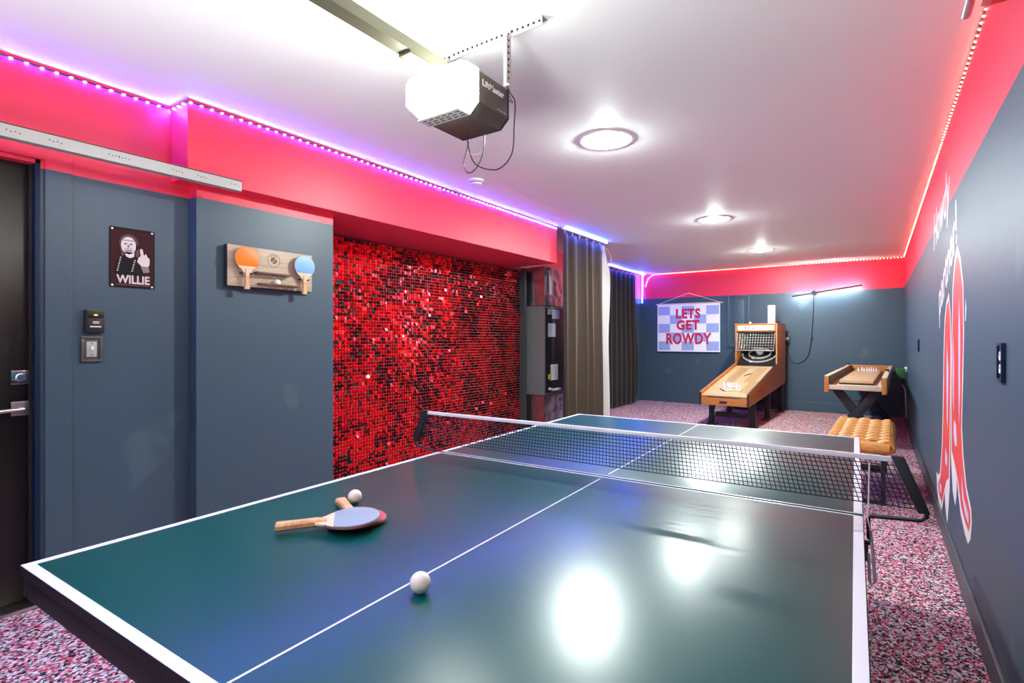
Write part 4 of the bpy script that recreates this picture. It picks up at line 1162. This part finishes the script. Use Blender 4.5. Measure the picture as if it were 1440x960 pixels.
pin_row([(-0.095, 0.06), (-0.085, 0.025), (-0.05, 0.075), (-0.02, 0.055), (0.005, 0.03), (0.02, 0.075), (0.065, 0.055), (0.085, 0.025), (0.11, 0.07)],
        'small white bowling pin on the wooden board on the arcade lane', 'pins on the arcade lane', lambda q: pmat(tray) @ Vector((q[0], q[1], 0.0102)), 0.95)

# ================================================================== SHUFFLEBOARD TABLE
sh = thing('shuffleboard_table', 'long pale wood shuffleboard table on black crossed legs', 'game table', (-0.205, 7.06, 0), -0.035)
SL, SW = 3.24, 0.295
for s in (-1, 1):
    o = MB().bb((s * SW, 0, 0.635), (s * (SW - 0.045), SL, 0.815), 0.004).build('side_rail', 'honey_wood', sh, local=True)
    MB().bb((s * (SW + 0.002), 0.004, 0.8152), (s * (SW - 0.047), SL - 0.004, 0.822), 0.002).build('rail_cap', 'pale_wood', o, local=True)
    MB().bb((s * (SW - 0.0455), 0.01, 0.735), (s * (SW - 0.051), SL - 0.05, 0.812)).build('rail_lining', 'black_plastic', o, local=True, smooth=False)
MB().bb((-SW + 0.046, 0.012, 0.690), (SW - 0.046, SL, 0.715), 0.002).build('cradle', 'pale_wood', sh, local=True)
MB().bb((-SW + 0.046, 0.0, 0.668), (SW - 0.046, 0.011, 0.722), 0.002).build('end_board', 'pale_wood', sh, local=True)
MB().bb((-SW + 0.046, SL - 0.045, 0.7155), (SW - 0.046, SL, 0.822), 0.003).build('end_board', 'honey_wood', sh, local=True)
pf_ = MB().bb((-0.165, 0.22, 0.735), (0.165, SL - 0.18, 0.765), 0.002).build('playfield', 'lane_wood', sh, local=True)
MB().bb((-0.167, 0.218, 0.716), (0.167, SL - 0.178, 0.7348), 0.001).build('playfield_edge', 'black_plastic', pf_, local=True)
for yy in (0.30, SL - 0.50):
    for s in (-1, 1):
        MB().bar((-s * 0.225, yy + s * 0.028, 0.687), (s * 0.235, yy + s * 0.028, 0.02), 0.05, 0.095, up=(1, 0, 0) if False else (0, 0, 1), bev=0.003).build('leg', 'black_plastic', sh, local=True)
    MB().bb((-0.24, yy - 0.06, 0.660), (0.24, yy + 0.06, 0.6895), 0.002).build('leg_plate', 'black_plastic', sh, local=True)
MB().bb((-0.03, 0.36, 0.33), (0.03, SL - 0.56, 0.39), 0.003).build('stretcher', 'black_plastic', sh, local=True)
MH = pmat(sh)
for lab, q in (('black shuffleboard puck on the left rail by the back wall', (-SW + 0.022, SL - 0.35)), ('black shuffleboard puck on the shuffleboard rail nearer the green box', (SW - 0.022, 1.15))):
    p = MH @ Vector((q[0], q[1], 0.8222))
    k = thing('shuffleboard_puck', lab, 'puck', p)
    MB().lathe([(0, 0), (0.024, 0), (0.026, 0.004), (0.026, 0.012), (0.023, 0.016), (0, 0.016)], 24, Matrix.Translation(p)).build('weight', 'steel', k)
    MB().lathe([(0, 0.0162), (0.022, 0.0162), (0.024, 0.022), (0.024, 0.036), (0.020, 0.040), (0, 0.040)], 24, Matrix.Translation(p)).build('cap', 'black_plastic', k)
pin_row([(-0.10, 2.30), (-0.06, 2.42), (-0.03, 2.32), (0.0, 2.46), (0.03, 2.36), (0.06, 2.28), (0.08, 2.45), (0.115, 2.36), (-0.07, 2.55), (0.05, 2.56)],
        'small white bowling pin at the far end of the shuffleboard', 'pins on the shuffleboard', lambda q: MH @ Vector((q[0], q[1], 0.7652)), 0.62)
MB().tube(sm([(-0.18, 0.35, 0.66), (-0.16, 0.40, 0.55), (-0.05, 0.45, 0.50), (0.05, 0.42, 0.54), (0.16, 0.36, 0.66)]), 0.004, 6).build('cable', 'black_plastic', sh, local=True)

# green box on the right wall
g = thing('green_box', 'dark green box fixed to the wall at the end of the shuffleboard', 'box', (XR, 9.35, 0.68))
MB().bb((0.225, 9.30, 0.685), (0.325, 9.46, 0.825), 0.004).build('case', 'green_box', g)
MB().bb((0.3252, 9.34, 0.775), (XR - 0.001, 9.42, 0.845), 0.004).build('bracket', 'white_plastic', g)
MB().bb((0.285, 9.36, 0.595), (0.325, 9.42, 0.6848), 0.004).build('plug', 'black_plastic', g)
MB().tube([(0.30, 9.39, 0.596), (0.315, 9.39, 0.56), (0.335, 9.39, 0.5), (0.345, 9.39, 0.12)], 0.006, 8).build('cord', 'cord_white', g)

# ================================================================== WOVEN BENCH
bx0_, bx1_, by0, by1 = -0.330, 0.098, 4.80, 6.10
bnch = thing('woven_bench', 'bench with a chunky woven tan seat on a black metal frame beside the table', 'bench', ((bx0_ + bx1_) / 2, by0, 0), -0.02)
bw2 = (bx1_ - bx0_) / 2; bl = by1 - by0
NS = 17; pt = bl / NS
protos = []
for ph_ in (0, 1):
    mb = MB(); n = 48; ringsv = []
    path = []
    zt, zb = 0.462, 0.402
    for i in range(n):      # closed loop round the seat: over the top, down the side, back underneath
        t_ = i / n
        if t_ < 0.46:
            u = t_ / 0.46; x = -bw2 + 0.03 + (2 * bw2 - 0.06) * u
            z = zt + 0.016 * math.cos(2 * math.pi * 2 * u + math.pi * ph_)
        elif t_ < 0.54:
            an_ = (t_ - 0.46) / 0.08 * math.pi; x = bw2 - 0.03 + 0.03 * math.sin(an_); z = (zt + zb) / 2 + 0.03 * math.cos(an_)
        elif t_ < 0.92:
            u = (t_ - 0.54) / 0.38; x = bw2 - 0.03 - (2 * bw2 - 0.06) * u; z = zb
        else:
            an_ = (t_ - 0.92) / 0.08 * math.pi; x = -bw2 + 0.03 - 0.03 * math.sin(an_); z = (zt + zb) / 2 - 0.03 * math.cos(an_)
        path.append((x, 0, z))
    mb.tube(path, 0.021, 10, closed=True)
    for v in mb.bm.verts: v.co.y *= 1.48
    protos.append(mb.build('strand', 'woven_seat', bnch, local=True))
protos[0].location = (0, pt / 2, 0); protos[1].location = (0, pt * 1.5, 0)
for k in range(2, NS):
    o = bpy.data.objects.new('strand', protos[k % 2].data); COL.objects.link(o); o.parent = bnch; o.location = (0, pt * (k + 0.5), 0)
# end roll at each short side
for yy in (-0.002, bl + 0.002):
    MB().tube([(-bw2 + 0.02, yy, 0.432), (-bw2 * 0.5, yy - 0.004, 0.434), (0, yy + 0.003, 0.432), (bw2 * 0.5, yy - 0.003, 0.434), (bw2 - 0.02, yy, 0.432)], [0.036, 0.045, 0.045, 0.045, 0.036], 12).build('end_roll', 'woven_seat', bnch, local=True)
fr = 0.03
for yy in (0.05, bl - 0.05):
    for s in (-1, 1):
        MB().bar((s * (bw2 - 0.06), yy, 0.0), (s * (bw2 - 0.06), yy, 0.378), 0.03, 0.03, bev=0.002).build('leg', 'black_metal', bnch, local=True)
    MB().bar((-bw2 + 0.076, yy, 0.016), (bw2 - 0.076, yy, 0.016), 0.028, 0.028, bev=0.002).build('foot_bar', 'black_metal', bnch, local=True)
    MB().bar((-bw2 + 0.076, yy, 0.285), (bw2 - 0.076, yy, 0.285), 0.02, 0.02, bev=0.002).build('end_bar', 'black_metal', bnch, local=True)
for s in (-1, 1):
    MB().bar((s * (bw2 - 0.06), 0.066, 0.365), (s * (bw2 - 0.06), bl - 0.066, 0.365), 0.026, 0.022, bev=0.002).build('side_bar', 'black_metal', bnch, local=True)

# ================================================================== BOOT MURAL (painted on the right wall)
def W(u, v):
    p = onx(u, v, XR); return (-p.y, p.z)
def wall_paint_poly(polys, m_, nm, par, layer):
    mb_ = MB()
    for pl in polys: mb_.prism(pl, 0.0004, plane_M((XR - 0.0004 * layer - 0.0001, 0, 0), WR))
    return mb_.build(nm, m_, par, smooth=False)
def shrink(pl, d):
    """inset a polygon by d metres (simple vertex normal inset)"""
    n = len(pl); ar = sum(pl[i][0] * pl[(i + 1) % n][1] - pl[(i + 1) % n][0] * pl[i][1] for i in range(n))
    sg = 1 if ar > 0 else -1; out = []
    for i in range(n):
        a_, b_, c_ = Vector(pl[i - 1]), Vector(pl[i]), Vector(pl[(i + 1) % n])
        e1 = (b_ - a_).normalized(); e2 = (c_ - b_).normalized()
        n1 = Vector((-e1.y, e1.x)) * sg; n2 = Vector((-e2.y, e2.x)) * sg
        v_ = (n1 + n2); l_ = max(v_.length, 0.5); v_ = v_ / l_ * min(1.5, 1 / max(0.4, (1 + n1.dot(n2)) / 2) ** 0.5)
        q = b_ + v_ * d; out.append((q.x, q.y))
    return out
mu = thing('boot_mural', 'pair of tall red cowboy boots painted on the wall with cream outlines', 'mural', (XR, 3.9, 0.12))
bootR = [W(1346.5, 344), W(1351, 362), W(1355, 400), W(1356, 470), W(1354.5, 540), W(1353, 600), W(1355, 640), W(1359.5, 685), W(1366, 715), W(1367, 735), W(1365, 758), W(1361.5, 765), W(1357, 750), W(1351, 722), W(1347.5, 690),
         W(1346, 672), W(1345, 700), W(1343.5, 711), W(1340, 690), W(1337.5, 640), W(1337.5, 560), W(1338.5, 470), W(1340, 400), W(1343, 362)]
bootL = [W(1334.5, 411), W(1337.0, 440), W(1338, 500), W(1337.0, 560), W(1336.2, 640), W(1335.5, 690), W(1333, 730), W(1332, 736), W(1329.5, 710), W(1328.5, 690), W(1325.5, 712), W(1323.5, 721), W(1320, 705), W(1317.8, 685), W(1317.2, 663),
         W(1319.5, 668), W(1322, 664), W(1324.5, 630), W(1326, 580), W(1327, 500), W(1328.5, 450), W(1331, 425)]
wall_paint_poly([bootR], 'mural_cream', 'outline', mu, 1)
wall_paint_poly([bootL], 'mural_cream', 'outline', mu, 1)
inR = [W(1346.5, 356), W(1350.5, 372), W(1354, 405), W(1354.8, 470), W(1353.3, 540), W(1352, 602), W(1354, 645), W(1358.5, 690), W(1364.5, 718), W(1365.2, 735), W(1362.5, 748), W(1358, 735), W(1352, 712), W(1347.5, 675), W(1343.5, 655), W(1338.6, 632), W(1338.6, 560), W(1339.5, 470), W(1341, 405), W(1343.6, 372)]
inL = [W(1334.4, 421), W(1336.3, 445), W(1337.0, 500), W(1336.2, 560), W(1335.3, 640), W(1334.6, 672), W(1331, 676), W(1328, 690), W(1324.5, 706), W(1321.0, 695), W(1319.3, 680), W(1322.8, 670), W(1325.4, 632), W(1327, 582), W(1328, 500), W(1329.4, 455), W(1331.6, 430)]
wall_paint_poly([inR], 'mural_red', 'boot_shaft', mu, 2)
wall_paint_poly([inL], 'mural_red', 'boot_shaft', mu, 2)
wall_paint_poly([[W(1349, 420), W(1351, 470), W(1350.4, 560), W(1349, 600), W(1348.4, 540), W(1348.2, 470)], [W(1342, 590), W(1345, 598), W(1346, 625), W(1343.5, 628), W(1341.5, 610)],
                 [W(1352.5, 670), W(1356, 700), W(1362, 722), W(1362.8, 738), W(1358, 725), W(1353.5, 700)], [W(1341, 470), W(1342, 520), W(1341.5, 580), W(1340.4, 560), W(1340.2, 500)]], 'mural_lilac', 'stitch_panel', mu, 3)
wall_paint_poly([[W(1332, 480), W(1334, 520), W(1333.2, 600), W(1331.8, 590), W(1331.4, 520)], [W(1330, 630), W(1332.4, 640), W(1332.0, 656), W(1329.6, 650)], [W(1321.0, 678), W(1324, 682), W(1324, 694), W(1322, 690)]], 'mural_lilac', 'stitch_panel', mu, 3)
wall_paint_poly([[W(1358, 420), W(1359.2, 432), W(1358.6, 452), W(1357.4, 450)]], 'mural_cream', 'flourish', mu, 1)
lt = thing('wall_lettering', 'white hand painted lettering slanting upward above the painted boots', 'lettering', (XR, 4.2, 1.3))
for body, u0, v0, u1, v1, sz in (('Howdy', 1317.5, 318, 1328.0, 285, 0.36), ('partner!', 1319.0, 432, 1347.0, 305, 0.33)):
    a_ = onx(u0, v0, XR - 0.0008); b_ = onx(u1, v1, XR - 0.0008)
    xd = (b_ - a_); ln_ = xd.length; xd.normalize(); yd = Vector((1, 0, 0)).cross(xd) * -1
    yd = xd.cross(Vector((1, 0, 0))) if xd.cross(Vector((1, 0, 0))).z > 0 else Vector((1, 0, 0)).cross(xd)
    o = text('lettering', body, sz, 'mural_cream', lt, (a_ + b_) / 2, xd, yd, 0.006, 0.0004, 0.2)
